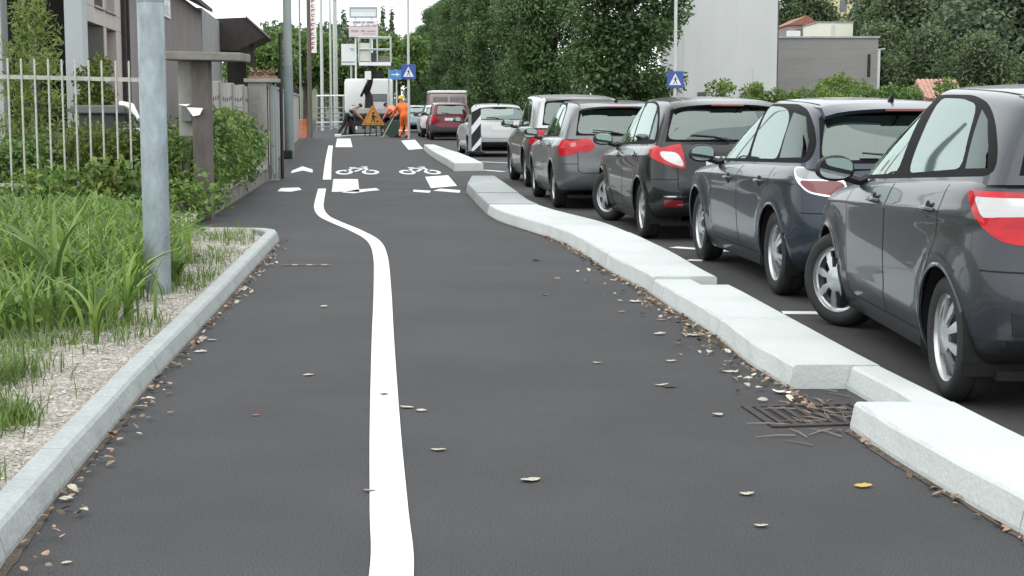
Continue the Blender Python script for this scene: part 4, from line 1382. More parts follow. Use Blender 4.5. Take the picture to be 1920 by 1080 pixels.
# ------------------------------------------------------------------ poles
def pole(px, py, r0, r1, h, m, label, name='pole', sleeve=None):
    p = g2(px, py)
    t = thing(name, label, 'pole', (p[0], p[1], 0))
    mb = MB(); mb.tube([(0, 0, 0), (0, 0, h * .4), (0, 0, h)], [r0, lerp(r0, r1, .4), r1], 16, cap=True); mb.build('shaft', m, t, True)
    if sleeve:
        mb = MB(); mb.tube([(0, 0, .0), (0, 0, sleeve[1]), (0, 0, sleeve[1] + .06)], [sleeve[0], sleeve[0], r0 + .002], 16); mb.build('base_sleeve', sleeve[2], t, True)
    return t
p = at(296, 531, .13)
t = thing('lamp_post', 'thick galvanised steel post rising from the tall weeds on the verge', 'lamp post', (p.x, p.y, .08))
m = MB(); m.tube([(0, 0, -.1), (0, 0, 1.0), (0, 0, 2.0), (0, 0, 3.2), (0, 0, 7.5)], [.094, .094, .0935, .093, .07], 32); m.build('shaft', galv, t, True)
m = MB(); m.tube([(0, 0, 2.02), (0, 0, 2.03), (0, 0, 2.10), (0, 0, 2.11)], [.0938, .0965, .0965, .0932], 32); m.build('collar', galv, t, True)
m = MB(); m.tube([(0, 0, 7.5), (.3, .0, 7.9), (1.1, 0, 8.05)], [.045, .04, .035], 10); m.build('arm', galv, t, True)
m = MB(); m.bbox(.9, 1.6, -.13, .13, 8.0, 8.12, .04); m.build('lantern', mat('lantern_grey', (.3, .3, .3), .5), t)
t = pole(543, 297, .125, .10, 9, pole_grey, 'grey green lamp post with a dark base box beside the boundary wall', 'lamp_post', (.128, 2.4, mat('darker_grey_pole', (.19, .23, .235), .6, metal=.2, var=.15, scale=3)))
m = MB(); m.bbox(-.16, .10, -.20, .16, 0, .22, .03); m.build('base_box', black_pl, t)
t = pole(582, 258, .105, .085, 9, wood_pole, 'dark wooden utility pole with the vertical red lettered banner', 'utility_pole')
pole(565, 252, .05, .045, 9, pole_grey, 'thin grey pole between the lamp post and the wooden pole', 'pole')
pole(605, 245, .10, .08, 9, pole_pale, 'pale steel pole just right of the lettered banner', 'pole')
pole(621.5, 242, .075, .06, 10, pole_pale, 'slim pale steel pole, left one of a close pair near the truck', 'pole')
pole(629, 240, .105, .09, 10, pole_pale, 'pale steel pole, stouter right one of a close pair near the truck', 'pole')
# lettered banner beside the wooden pole
p = g2(590, 258)
t = thing('banner', 'tall narrow white banner with a column of red letters on the wooden pole', 'banner', (p[0] + .02, p[1] - .02, 0))
m = MB(); m.bbox(-.10, .13, -.015, .015, 3.75, 7.2, .004); m.build('board', white_p, t)
red_let = mat('red_letter', (.42, .03, .05), .6)
for k in range(16):
    z = 3.9 + k * .205
    m = MB()
    m.box(-.09, -.055, -.021, -.0165, z, z + .13)
    m.box(-.055, .02 + .03 * (k % 3), -.021, -.0165, z + .09, z + .13)
    if k % 2: m.box(-.055, .03, -.021, -.0165, z, z + .035)
    else: m.box(-.055, .015, -.021, -.0165, z + .045, z + .075)
    m.build('letter', red_let, t)
# railing between the pale poles
a = g2(598, 247)
t = thing('railing', 'low railing with dark and white bars across the footway end by the pale poles', 'railing', (a[0] - .1, a[1] + 1.5, 0))
for k, z in enumerate((.25, .5, .75, 1.0, 1.3, 1.98)):
    m = MB(); m.tube([(-.2, 0, z), (1.6, .3, z + .02)], .035 if z < 1.9 else .05, 6); m.build('bar', white_p if k in (5, 1) else pole_grey, t, True)
for x in (-.2, .55, 1.3):
    m = MB(); m.tube([(x, .04, 0), (x, .04, 2.0)], .04, 6); m.build('post', pole_grey, t, True)

# ------------------------------------------------------------------ street signs
blue_sign = mat('sign_blue', (.035, .085, .33), .45, coat=.2)
white_sign = mat('sign_white', (.78, .80, .83), .5)
black_sign = mat('sign_black', (.012, .012, .014), .5)
def crossing_sign(px, base_py, by, w, pole_r, h, label, d=None):
    p = at(px, base_py)
    if d: p = atd(px, 200, d)
    t = thing('crossing_sign', label, 'road sign', (p.x, p.y, 0))
    sc = p.y / FPX
    zc = CAM_H + (200 - by) * sc
    m = MB(); m.tube([(0, 0, 0), (0, 0, h)], pole_r, 10); m.build('pole', pole_pale, t, True)
    m = MB(); m.bbox(-w / 2, w / 2, -pole_r - .03, -pole_r - .005, zc - w / 2, zc + w / 2, .01)
    s = m.build('sign_board', blue_sign, t)
    y = -pole_r - .033
    m = MB()
    for (x0, x1, z0, z1) in ((-.47, .47, .445, .475), (-.47, .47, -.475, -.445), (-.475, -.445, -.475, .475), (.445, .475, -.475, .475)):
        pass
    m.plate([(-.36 * w, zc - .33 * w), (.36 * w, zc - .33 * w), (0, zc + .36 * w)], y - .003, y)
    m.build('white_triangle', white_sign, s)
    q = y - .006
    m = MB()
    # walking figure: head, body, two legs, two arms
    hd = [(.022 * w + .035 * w * math.cos(a), zc + .14 * w + .035 * w * math.sin(a)) for a in [2 * math.pi * k / 10 for k in range(10)]]
    m.plate(hd, q, q + .002)
    for po in ([(-.03, .09), (.05, .09), (.055, -.06), (-.02, -.06)], [(.0, -.06), (.055, -.06), (.13, -.27), (.09, -.28)], [(-.02, -.06), (.02, -.06), (-.09, -.28), (-.13, -.27)], [(-.03, .085), (-.01, .05), (-.10, -.03), (-.12, -.01)], [(.05, .085), (.04, .04), (.10, -.02), (.12, .0)]):
        m.plate([(x * w, zc + z * w) for x, z in po], q, q + .002)
    m.build('walking_figure', black_sign, s)
    return t
crossing_sign(767, 261, 136, .62, .055, 9, 'blue square pedestrian crossing sign on the tall pole behind the worker in orange')
crossing_sign(1265, 0, 150, .55, .055, 9, 'blue square pedestrian crossing sign on the pale pole against the nearest tree', 52)
p = atd(744, 200, 92)
t = thing('direction_sign', 'light blue arrow sign half hidden behind the left crossing sign', 'road sign', (p.x, p.y, 0))
sc = 92 / FPX; zc = CAM_H + (200 - 141) * sc
m = MB(); m.tube([(0, 0, 0), (0, 0, zc + .3)], .05, 8); m.build('pole', pole_pale, t, True)
m = MB(); m.bbox(-.42, .30, -.08, -.055, zc - .30, zc + .27, .01); s = m.build('sign_board', mat('sign_light_blue', (.08, .25, .55), .5), t)
m = MB(); m.plate([(-.30, zc - .03), (.0, zc - .03), (.0, zc - .12), (.2, zc + .0), (.0, zc + .12), (.0, zc + .03), (-.30, zc + .03)], -.088, -.084); m.build('arrow', white_sign, s)
# black and white marker board
p = g2(898, 299)
p = (p[0], p[1])
t = thing('marker_board', 'upright obstacle board with black and white diagonal stripes on the raised kerb', 'marker board', (-.93, 40.6, .168), R(-14))
m = MB(); m.bbox(-.13, .13, -.012, .0, .0, 1.20, .006); bo = m.build('board', white_sign, t)
def stripe(z0):
    lo, hi = [], []
    pts = [(-.126, z0), (.126, z0 + .30), (.126, z0 + .66), (-.126, z0 + .36)]
    return [(x, min(max(z, .012), 1.188)) for x, z in pts]
for z0 in (-.42, .12, .70):
    po = stripe(z0)
    po = [p_ for i, p_ in enumerate(po) if i == 0 or (abs(p_[0] - po[i - 1][0]) + abs(p_[1] - po[i - 1][1])) > 1e-4]
    if len(po) > 2:
        m = MB(); m.plate(po, -.0165, -.0125); m.build('black_stripe', black_sign, bo)
m = MB(); m.bbox(-.22, -.135, -.02, .06, .0, 1.0, .01); m.build('support', pole_grey, t)
m = MB(); m.bbox(-.26, .2, -.10, .12, .0, .06, .015); m.build('foot', black_pl, t)

# advertising signs by the truck
sc = 95 / FPX
def sgn_panel(parent, x0, x1, y0, y1, nm, m_, ox):
    b = MB(); b.bbox((x0 - ox) * sc, (x1 - ox) * sc, -.04, .04, CAM_H + (200 - y1) * sc, CAM_H + (200 - y0) * sc, .01)
    return b.build(nm, m_, parent)
t = thing('sign_tower', 'tall advertising sign with a grey framed blank panel above a pinkish lettered panel', 'sign', (atd(681, 0, 95).x, 95, 0))
m = MB(); m.tube([(-.5, .1, 0), (-.5, .1, 7.3)], .05, 8); m.build('post', white_p, t, True)
m = MB(); m.tube([(.5, .1, 0), (.5, .1, 7.3)], .05, 8); m.build('post', white_p, t, True)
pink_p = mat('pinkish_sign', (.70, .58, .60), .5)
grey_l = mat('sign_grey_frame', (.33, .40, .42), .5)
s = sgn_panel(t, 655, 707, 18, 37, 'framed_panel', white_p, 681)
for (x0, x1, y0, y1) in ((655, 707, 17, 21), (655, 707, 34, 37.5), (655, 658, 21.1, 33.9), (704, 707, 21.1, 33.9)):
    b = MB(); b.box((x0 - 681) * sc, (x1 - 681) * sc, -.055, -.0415, CAM_H + (200 - y1) * sc, CAM_H + (200 - y0) * sc); b.build('frame', grey_l, s)
b = MB(); b.box((659 - 681) * sc, (703 - 681) * sc, -.048, -.0415, CAM_H + (200 - 26) * sc, CAM_H + (200 - 22) * sc); b.build('print_line', mat('pale_print', (.6, .68, .72), .5), s)
s = sgn_panel(t, 655, 707, 41, 50, 'lettered_panel', white_p, 681)
for (x0, x1) in ((662, 676), (678, 684), (687, 700)):
    b = MB(); b.box((x0 - 681) * sc, (x1 - 681) * sc, -.048, -.0415, CAM_H + (200 - 47) * sc, CAM_H + (200 - 43.5) * sc); b.build('print_line', mat('lilac_print', (.33, .30, .40), .5), s)
s = sgn_panel(t, 654, 708, 51, 72, 'lettered_panel', pink_p, 681)
for (x0, x1, y0, y1) in ((656, 704, 52, 53.5), (658, 672, 59, 63), (676, 684, 59, 63), (687, 703, 60, 63), (680, 704, 65.5, 67)):
    b = MB(); b.box((x0 - 681) * sc, (x1 - 681) * sc, -.048, -.0415, CAM_H + (200 - y1) * sc, CAM_H + (200 - y0) * sc); b.build('print_line', mat('brownish_print', (.42, .33, .36), .5), s)
t = thing('sign_board', 'white advertising board with a grey base strip left of the lift basket', 'sign', (atd(651, 0, 95).x, 95.6, 0))
m = MB(); m.tube([(.12, .1, 0), (.12, .1, 5)], .06, 8); m.build('post', pole_pale, t, True)
m = MB(); m.tube([(.4, .1, 0), (.4, .1, 5)], .06, 8); m.build('post', pole_pale, t, True)
s = sgn_panel(t, 637, 663, 84, 123, 'panel', white_p, 651)
for (x0, x1, y0, y1, c_) in ((638, 662, 116, 119, grey_l), (652, 661, 92, 94, grey_l), (655, 662, 95, 97, grey_l)):
    b = MB(); b.box((x0 - 651) * sc, (x1 - 651) * sc, -.048, -.0415, CAM_H + (200 - y1) * sc, CAM_H + (200 - y0) * sc); b.build('print_line', c_, s)
t = thing('sign_board', 'pinkish board on top of the pale poles at the upper edge of the view', 'sign', (atd(622, 0, 97).x, 96.5, 0))
m = MB(); m.bbox(-.75, .75, -.05, .05, 7.9, 8.9, .01); m.build('panel', pink_p, t)
m = MB(); m.tube([(.30, .12, 0), (.30, .12, 8.2)], .05, 8); m.build('post', pole_pale, t, True)

# ------------------------------------------------------------------ lift truck, warning triangle
ty = 79.0
tx = atd(690, 0, ty).x
sc = ty / FPX
zz = lambda py: CAM_H + (200 - py) * sc
t = thing('lift_truck', 'white truck with a raised work basket standing across the end of the path', 'truck', (tx, ty, 0), R(5.5))
white_truck = mat('white_truck_paint', (.80, .81, .80), .35, coat=.5)
dark_mach = mat('dark_machine', (.018, .013, .016), .5, var=.2, scale=5)
m = MB(); m.bbox(-1.27, 1.27, 2.3, 4.0, 1.0, zz(147), .2); cab = m.build('cab', white_truck, t, True)
m = MB(); m.bbox(.15, .95, 2.27, 2.31, zz(190), zz(176), .03); m.build('rear_window', window_g, cab)
m = MB(); m.bbox(-1.15, 1.15, -1.5, 2.2, .82, 1.02, .03); m.build('flat_bed', dark_mach, t)
m = MB(); m.bbox(-1.0, 1.0, -1.53, -1.45, 1.04, 1.30, .02); m.build('tail_board', mat('grey_board', (.38, .38, .36), .6, var=.2, scale=3), t)
m = MB(); m.bbox(-.75, .75, -1.4, 3.8, .42, .80, .04); m.build('chassis', dark_mach, t)
m = MB(); m.bbox(-1.1, 1.1, -1.62, -1.52, .42, .60, .02); m.build('rear_bumper', dark_mach, t)
for sx in (-1, 1):
    m = MB(); m.bbox(sx * .85 - .12, sx * .85 + .12, -1.65, -1.625, .46, .56, .01); m.build('rear_light', red_lens, t)
    for wy in (-.4, 3.0):
        m = MB(); m.lathe([(.001, -.12), (.30, -.13), (.40, -.12), (.42, -.08), (.42, .08), (.40, .12), (.30, .13), (.001, .12)], 24, 'X')
        m.build('wheel', rubber, t, True, (sx * .92, wy, .42))
    m = MB(); m.tube([(sx * 1.05, -1.1, .75), (sx * 1.25, -1.15, .05)], .06, 8); m.bbox(sx * 1.25 - .12, sx * 1.25 + .12, -1.27, -1.03, 0, .05, .01); m.build('stabiliser', dark_mach, t)
m = MB(); m.tube([(.0, .3, .95), (.0, .3, 1.9), (-.1, .2, 2.15), (.05, -.1, 2.6), (.1, -.2, 3.05), (.1, -.1, 3.42)], [.26, .2, .17, .15, .16, .13], 10); arm = m.build('lift_arm', dark_mach, t, True)
m = MB(); m.tube([(-.4, .2, 1.9), (-.18, .0, 2.35), (.0, -.15, 2.7)], .07, 8); m.build('hydraulic_ram', black_pl, t, True)
m = MB(); m.bbox(-.2, .12, -.42, -.15, zz(151), zz(135), .03); m.build('control_box', white_truck, t)
m = MB(); m.bbox(-.20, .75, -.1, .5, 2.8, 3.15, .05); m.build('arm_joint', dark_mach, t)
x0, x1 = (672 - 690) * sc, (731 - 690) * sc
m = MB(); m.bbox(x0, x1, -.55, .55, 3.42, 3.60, .02); bk = m.build('basket_floor', white_truck, t)
rail_g = mat('basket_rail', (.50, .55, .53), .5, metal=.2)
for z in (zz(73), zz(95)):
    m = MB(); m.tube([(x0, -.55, z), (x1, -.55, z), (x1, .55, z), (x0, .55, z), (x0, -.55, z)], .04, 6); m.build('rail', rail_g, t, True)
for x in (x0, (693 - 690) * sc, (706 - 690) * sc, x1):
    for y in (-.55, .55):
        m = MB(); m.tube([(x, y, 3.6), (x, y, zz(72))], .035, 6); m.build('rail_post', rail_g, t, True)
m = MB(); m.bbox(x0 + .03, (693 - 690) * sc - .04, -.50, -.46, zz(117), zz(84), .01); m.build('side_panel', mat('cream_panel', (.66, .66, .60), .6, var=.08, scale=3), t)
for k in range(2):
    m = MB(); xx = (676 + 9 * k - 690) * sc; m.bbox(xx, xx + .2, -.52, -.2, zz(82), zz(75.5), .02); m.build('work_lamp', black_pl, t)
m = MB(); m.bbox((695 - 690) * sc, (706 - 690) * sc, -.35, .3, 3.6, zz(101), .05); m.build('tool_crate', mat('dark_crate', (.06, .055, .06), .7), t)
m = MB(); m.bbox((709 - 690) * sc, (728 - 690) * sc, -.35, .3, 3.6, zz(108), .05); m.build('tool_crate', mat('mid_crate', (.17, .15, .15), .7), t)
m = MB(); m.tube([((727 - 690) * sc, .3, 1.0), ((727 - 690) * sc, .3, 3.42)], .04, 6); m.build('prop', rail_g, t, True)
for sx in (-.75, .9):
    m = MB(); m.bbox(sx - .12, sx + .12, -1.0, -.6, 1.03, 1.45, .04); m.build('tool_box', [mat('dark_crate', (.06, .055, .06), .7), mat('pinkish_box', (.4, .3, .33), .7)][sx > 0], t)

wy_ = 73.0
p = atd(697, 0, wy_)
t = thing('warning_triangle', 'orange yellow roadworks triangle on a low stand behind the truck', 'warning sign', (p.x, wy_, 0))
yel = mat('sign_amber', (.50, .25, .045), .5, var=.1, scale=5)
m = MB(); m.plate([(-.54, .52), (.54, .52), (.06, 1.42), (-.06, 1.42)], -.015, .015); bo = m.build('board', yel, t)
m = MB()
for po in ([(-.46, .57), (.46, .57), (.40, .61), (-.40, .61)], [(.46, .57), (.03, 1.36), (.0, 1.30), (.40, .61)], [(-.46, .57), (-.40, .61), (.0, 1.30), (-.03, 1.36)]):
    m.plate(po, -.019, -.0155)
m.build('border', mat('sign_rust_red', (.42, .11, .05), .5), bo)
m = MB()   # digging figure
m.plate([(.02 + .06 * math.cos(a), 1.07 + .06 * math.sin(a)) for a in [2 * math.pi * k / 10 for k in range(10)]], -.019, -.0155)
for po in ([(-.07, .98), (.06, 1.0), (.08, .82), (-.04, .80)], [(-.03, .80), (.03, .80), (-.06, .66), (-.12, .66)], [(.03, .81), (.08, .82), (.10, .66), (.04, .66)], [(.06, .98), (.20, .86), (.18, .82), (.04, .92)], [(.12, .66), (.30, .66), (.22, .76)]):
    m.plate(po, -.019, -.0155)
m.build('digging_figure', black_sign, bo)
for x in (-.4, -.15, .15, .4):
    m = MB(); m.tube([(x, .0, 0), (x * .9, .0, .54)], .03, 6); m.build('leg', black_pl, t, True)
for x in (-.42, .0, .42):
    m = MB(); m.bbox(x - .09, x + .09, -.06, .06, .34, .50, .02); m.build('flash_lamp', black_pl, t)

# ------------------------------------------------------------------ left buildings
hc = Vector((-7.13, 26.0, 0)); hrz = math.atan(.117)
t = thing('house', 'pale house with a dark carport opening and cream side wall behind the bar fence', 'house', hc)
ML = Matrix.Rotation(hrz, 4, 'Z')
def wallbox(nm, m_, x0, x1, y0, y1, z0, z1, rot=True, b=.01):
    mb = MB(); mb.bbox(x0, x1, y0, y1, z0, z1, b, M=ML if rot else None); return mb.build(nm, m_, t)
wallbox('pier', plaster_pale, -.30, 0, 0, .32, 0, 7.2, False)
wallbox('pier', plaster_pale, -2.9, -1.35, 0, .35, 0, 7.2, False)
wallbox('lintel', plaster_pale, -1.36, -.305, .05, .3, 4.6, 7.2, False)
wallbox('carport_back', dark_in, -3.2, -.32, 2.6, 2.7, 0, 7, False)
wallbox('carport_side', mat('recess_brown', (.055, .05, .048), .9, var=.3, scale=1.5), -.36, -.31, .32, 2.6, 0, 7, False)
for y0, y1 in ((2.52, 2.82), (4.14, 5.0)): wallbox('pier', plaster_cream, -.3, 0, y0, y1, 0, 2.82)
wallbox('wall', plaster_cream, -.3, 0, .34, 5.0, 2.823, 3.10)
for y0, y1 in ((.34, 1.42), (2.50, 2.72), (4.02, 5.0)): wallbox('wall', plaster_cream, -.3, 0, y0, y1, 3.103, 7.2)
for y0, y1 in ((1.425, 2.495), (2.725, 4.015)):
    w = wallbox('window', mat('shutter_beige', (.30, .27, .25), .8), -.22, -.12, y0, y1, 3.105, 7.1)
    mb = MB(); mb.bbox(-.32, .035, y0 - .03, y1 + .03, 3.06, 3.10, .008, M=ML @ Matrix.Translation((0, 0, .045))); mb.build('sill', concrete_mid, w)
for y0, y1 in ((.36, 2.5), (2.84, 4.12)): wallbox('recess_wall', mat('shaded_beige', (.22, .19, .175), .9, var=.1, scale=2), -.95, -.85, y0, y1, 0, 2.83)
wallbox('inner_wall', plaster_cream, -8, -.32, 4.7, 4.95, 0, 7.1)
wallbox('downpipe', dark_brown, -.02, .09, 4.86, 4.99, 0, 7, True, .03)
wallbox('wall_lamp', black_pl, .0, .12, .10, .22, 3.28, 3.40, False)
wallbox('roof', roof_tile, -9, .4, -.4, 5.3, 7.21, 7.4, False)

t = thing('house', 'long brown rendered building with low eaves beyond the cream house', 'house', (hc.x - .117 * 5.02, 31.05, 0))
wallbox('wall', plaster_brown, -7, 0, .02, 19.4, 0, 4.42)
mb = MB(); mb.add([(.35, -.1, 4.38), (.35, 19.6, 4.38), (-3.5, 19.6, 6.4), (-3.5, -.1, 6.4), (.35, -.1, 4.50), (.35, 19.6, 4.50), (-3.5, 19.6, 6.52), (-3.5, -.1, 6.52)],
                  [(0, 3, 2, 1), (4, 5, 6, 7), (0, 1, 5, 4), (1, 2, 6, 5), (2, 3, 7, 6), (3, 0, 4, 7)], M=ML); mb.build('roof', mat('dark_roof', (.05, .045, .045), .8, var=.2, scale=3), t)
w = wallbox('window', white_p, -.05, .035, 7.4, 9.2, 3.60, 4.08)
mb = MB(); mb.bbox(.036, .042, 7.5, 8.26, 3.66, 4.02, .002, M=ML); mb.bbox(.036, .042, 8.34, 9.1, 3.66, 4.02, .002, M=ML); mb.build('pane', window_g, w)
wallbox('downpipe', dark_brown, .01, .10, .25, .35, 0, 4.35, True, .02)

t = thing('house', 'light grey annexe with a dark projecting porch roof at the end of the brown building', 'house', (hc.x - .117 * 24.6, 50.6, 0))
wallbox('wall', mat('grey_render', (.26, .26, .265), .9, var=.1, scale=.7), -5, 0, 0, 9.0, 0, 4.55)
mb = MB()
po = [(-.6, 4.62), (1.05, 4.70), (1.75, 4.02), (.65, 3.46), (-.1, 3.50)]
mb.add([(x, 8.0, z) for x, z in po] + [(x, 12.5, z) for x, z in po], [tuple(range(5)), tuple(range(5, 10))[::-1]] + [(i, 5 + i, 5 + (i + 1) % 5, (i + 1) % 5) for i in range(5)], M=ML)
mb.build('porch_roof', dark_brown, t)
mb = MB(); mb.add([(.98, 7.9, 4.77), (1.90, 7.9, 3.95), (1.90, 12.6, 3.95), (.98, 12.6, 4.77), (.98, 7.9, 4.71), (1.84, 7.9, 3.93), (1.84, 12.6, 3.93), (.98, 12.6, 4.71)], [(0, 1, 2, 3), (7, 6, 5, 4), (0, 4, 5, 1), (1, 5, 6, 2), (2, 6, 7, 3), (3, 7, 4, 0)], M=ML); mb.build('porch_edge', mat('grey_metal_edge', (.2, .2, .2), .5), t)
wallbox('porch_wall', dark_brown, .0, .75, 12.0, 12.3, 0, 3.5)
wallbox('porch_post', dark_brown, 1.1, 1.25, 8.3, 8.45, 0, 3.9)

# garden clutter behind the bar fence
p = atd(190, 0, 22.5)
t = thing('storage_box', 'dark grey garden box under a slab behind the bar fence', 'box', (p.x, 22.5, 0))
m = MB(); m.bbox(-.30, .22, -.3, .3, 0, 1.28, .03); m.build('body', mat('dark_grey_box', (.045, .047, .05), .7), t)
m = MB(); m.bbox(-.40, .30, -.36, .36, 1.283, 1.40, .02); m.build('lid', mat('mid_grey_lid', (.13, .14, .14), .7), t)
p = atd(236, 0, 22.6)
t = thing('garden_chair', 'white plastic garden chair behind the bar fence near the galvanised post', 'chair', (p.x, 22.6, 0))
m = MB(); m.tube([(-.2, .2, 1.15), (-.1, .0, 1.42), (.05, -.1, 1.38), (.2, -.2, 1.18)], [.02, .05, .06, .02], 8); m.build('backrest', white_p, t, True)
m = MB(); m.bbox(-.22, .22, -.2, .2, 1.02, 1.07, .02); m.build('seat', white_p, t)
for x in (-.2, .2):
    for y in (-.18, .18):
        m = MB(); m.tube([(x, y, 0), (x * .9, y * .9, 1.04)], .02, 6); m.build('leg', dark_mach, t, True)

# ------------------------------------------------------------------ right and far buildings
def xz(px, py, y): v = atd(px, py, y); return v.x, v.z
t = thing('building', 'tall pale grey rendered end wall right of the row of trees', 'building', (atd(1372, 0, 76).x, 76, 0))
x0, x1 = atd(1284, 0, 76).x - t.location.x, atd(1459, 0, 76).x - t.location.x
m = MB(); m.bbox(x0, x1, 0, 12, 0, 9.5, .02); m.build('wall', plaster_grey, t)
m = MB(); m.tube([(x1 + .06, .3, 0), (x1 + .06, .3, 9)], .05, 8); m.build('downpipe', mat('dark_pipe', (.08, .08, .08), .6), t, True)
m = MB(); m.bbox(x0 - .3, x1 + .3, -.3, 12.3, 9.502, 9.8, .02); m.build('roof', roof_tile, t)
m = MB(); m.bbox(x1 - .0, x1 + .55, .9, 1.6, zz(200) + 0, zz(200) + .01, .001)
a, b = xz(1316, 186, 76), xz(1322, 165, 76)
m = MB(); m.bbox(a[0] - t.location.x - .22, a[0] - t.location.x + .22, -.05, -.004, a[1] - .1, a[1] + .35, .02); m.build('vent', mat('dark_pipe', (.08, .08, .08), .6), t)
t = thing('building', 'low flat roofed grey block building right of the tall pale wall', 'building', (atd(1556, 0, 90).x, 90, 0))
x0, x1 = atd(1461, 0, 90).x - t.location.x, atd(1649, 0, 90).x - t.location.x
zt_ = xz(0, 72, 90)[1]
block_m = mat('grey_block', (.27, .262, .25), .9, var=.10, scale=.7, stretch=(.4, 1, 1.5))
nrow = 9
for r_ in range(nrow):
    z0 = zt_ * r_ / nrow
    m = MB(); m.bbox(x0, x1, 0, 14, z0 + .002, zt_ * (r_ + 1) / nrow - .001, .003); m.build('block_course', block_m, t)
m = MB(); m.bbox(x0 - .06, x1 + .08, -.08, 14, zt_ + .002, zt_ + .12, .02); m.build('coping', concrete_new, t)
m = MB(); m.bbox(x1 - .6, x1 - .42, -.02, .1, zt_ - 2.2, zt_ - .9, .01); m.build('slot_window', dark_in, t)
t = thing('building', 'small cream box building peeping over the grey block building', 'building', (atd(1569, 0, 118).x, 118, 0))
x0, x1 = atd(1535, 0, 118).x - t.location.x, atd(1601, 0, 118).x - t.location.x
m = MB(); m.bbox(x0, x1, 0, 6, 0, xz(0, 43, 118)[1], .03); m.build('wall', mat('cream_wall', (.80, .80, .66), .8, var=.04, scale=1), t)
m = MB(); m.bbox(x0 + 1.0, x0 + 1.25, -.06, -.004, 5, xz(0, 46, 118)[1], .01); m.build('downpipe', mat('pale_pipe', (.62, .64, .62), .6), t)
m = MB(); m.bbox(x0 - .05, x1 + .05, -.05, 6.05, xz(0, 43, 118)[1] + .002, xz(0, 43, 118)[1] + .1, .02); m.build('coping', concrete_new, t)
hy = 132
t = thing('house', 'small pinkish house with a gabled tile roof behind the cream box building', 'house', (atd(1508, 0, hy).x, hy, 0))
x0, x1 = atd(1480, 0, hy).x - t.location.x, atd(1536, 0, hy).x - t.location.x
ze, zr_ = xz(0, 47, hy)[1], xz(0, 29, hy)[1]
m = MB(); m.bbox(x0, x1, 0, 8, 0, ze, .03); w_ = m.build('wall', mat('dusky_pink_wall', (.33, .26, .25), .9, var=.1, scale=1), t)
xm = (1513 - 1508) * hy / FPX
m = MB(); m.plate([(x0 - .15, ze + .01), (x1 + .15, ze + .01), (xm, zr_)], -.25, 8.3); m.build('roof', roof_tile, t)
m = MB(); m.bbox(x0 - .2, x0 + .9, -.6, -.1, ze - 2, ze - .5, .02); m.build('white_annexe', white_p, t)
for k in range(2):
    m = MB(); m.bbox(xm - .9 + k * 1.2, xm - .4 + k * 1.2, -.03, -.004, ze - 1.1, ze - .35, .01); m.build('window', window_g, w_)
hy = 200
t = thing('house', 'pale yellow house high on the hillside among the trees', 'house', (atd(1590, 0, hy).x, hy, 0))
x0, x1 = atd(1563, 0, hy).x - t.location.x, atd(1622, 0, hy).x - t.location.x
m = MB(); m.bbox(x0, x1, 0, 9, 0, 19, .03); w_ = m.build('wall', mat('yellow_wall', (.62, .54, .33), .9, var=.08, scale=1), t)
for k in range(2):
    m = MB(); m.bbox(x0 + .8 + k * 1.7, x0 + 1.7 + k * 1.7, -.05, -.004, 13.4, 14.9, .02); m.build('window', window_g, w_)
m = MB(); m.plate([(x0 - .5, 19.01), (x1 + .5, 19.01), ((x0 + x1) / 2, 21)], -.5, 9.5); m.build('roof', roof_tile, t)
hy = 64
t = thing('shed', 'low shed with a faded terracotta roof between the shrubs, right of the poles', 'shed', (atd(1772, 0, hy).x, hy, 0))
x0, x1 = atd(1736, 0, hy).x - t.location.x, atd(1812, 0, hy).x - t.location.x
zr_, ze = xz(0, 151, hy)[1], xz(0, 186, hy)[1]
m = MB(); m.bbox(x0 + .1, x1 - .1, 0, 2.6, 0, ze, .02); m.build('wall', plaster_brown, t)
nt = 9
for k in range(nt):
    xa, xb = lerp(x0, x1, k / nt), lerp(x0, x1, (k + 1) / nt)
    m = MB(); m.tube([((xa + xb) / 2, -.25, ze - .03), ((xa + xb) / 2, 1.2, zr_), ], .11, 8); m.build('tile_row', mat('faded_terracotta', (.46, .26, .21), .9, var=.2, scale=4), t, True)
m = MB(); m.add([(x0, -.25, ze - .05), (x1, -.25, ze - .05), (x1, 1.2, zr_ - .02), (x0, 1.2, zr_ - .02), (x1, 2.9, ze - .05), (x0, 2.9, ze - .05)], [(0, 1, 2, 3), (3, 2, 4, 5), (0, 5, 4, 1), (0, 3, 5), (1, 4, 2)]); m.build('roof', mat('faded_terracotta', (.46, .26, .21), .9, var=.2, scale=4), t)
def thin_pole(px, ytop, d, r, label, head=None):
    p = atd(px, 0, d); z = xz(0, ytop, d)[1]
    t = thing('pole', label, 'pole', (p.x, d, 0))
    m = MB(); m.tube([(0, 0, 0), (0, 0, z)], r, 8); m.build('shaft', pole_pale, t, True)
    if head == 'arm':
        m = MB(); m.tube([(-.1, 0, z), (.25, 0, z + .05)], .05, 6); m.build('lamp_head', pole_grey, t, True)
    if head == 'foot':
        m = MB(); m.bbox(-.12, .12, -.1, .1, 1.0, zz(200) + .35, .03); m.build('cabinet', white_p, t)
thin_pole(1415, 128, 63, .035, 'thin pale pole in front of the shrubs below the tall pale wall')
thin_pole(1651, 94, 66, .055, 'pale pole with a small lamp head by the end of the block building', 'arm')
thin_pole(1355, 126, 70, .025, 'very thin grey rod against the foot of the tall pale wall')
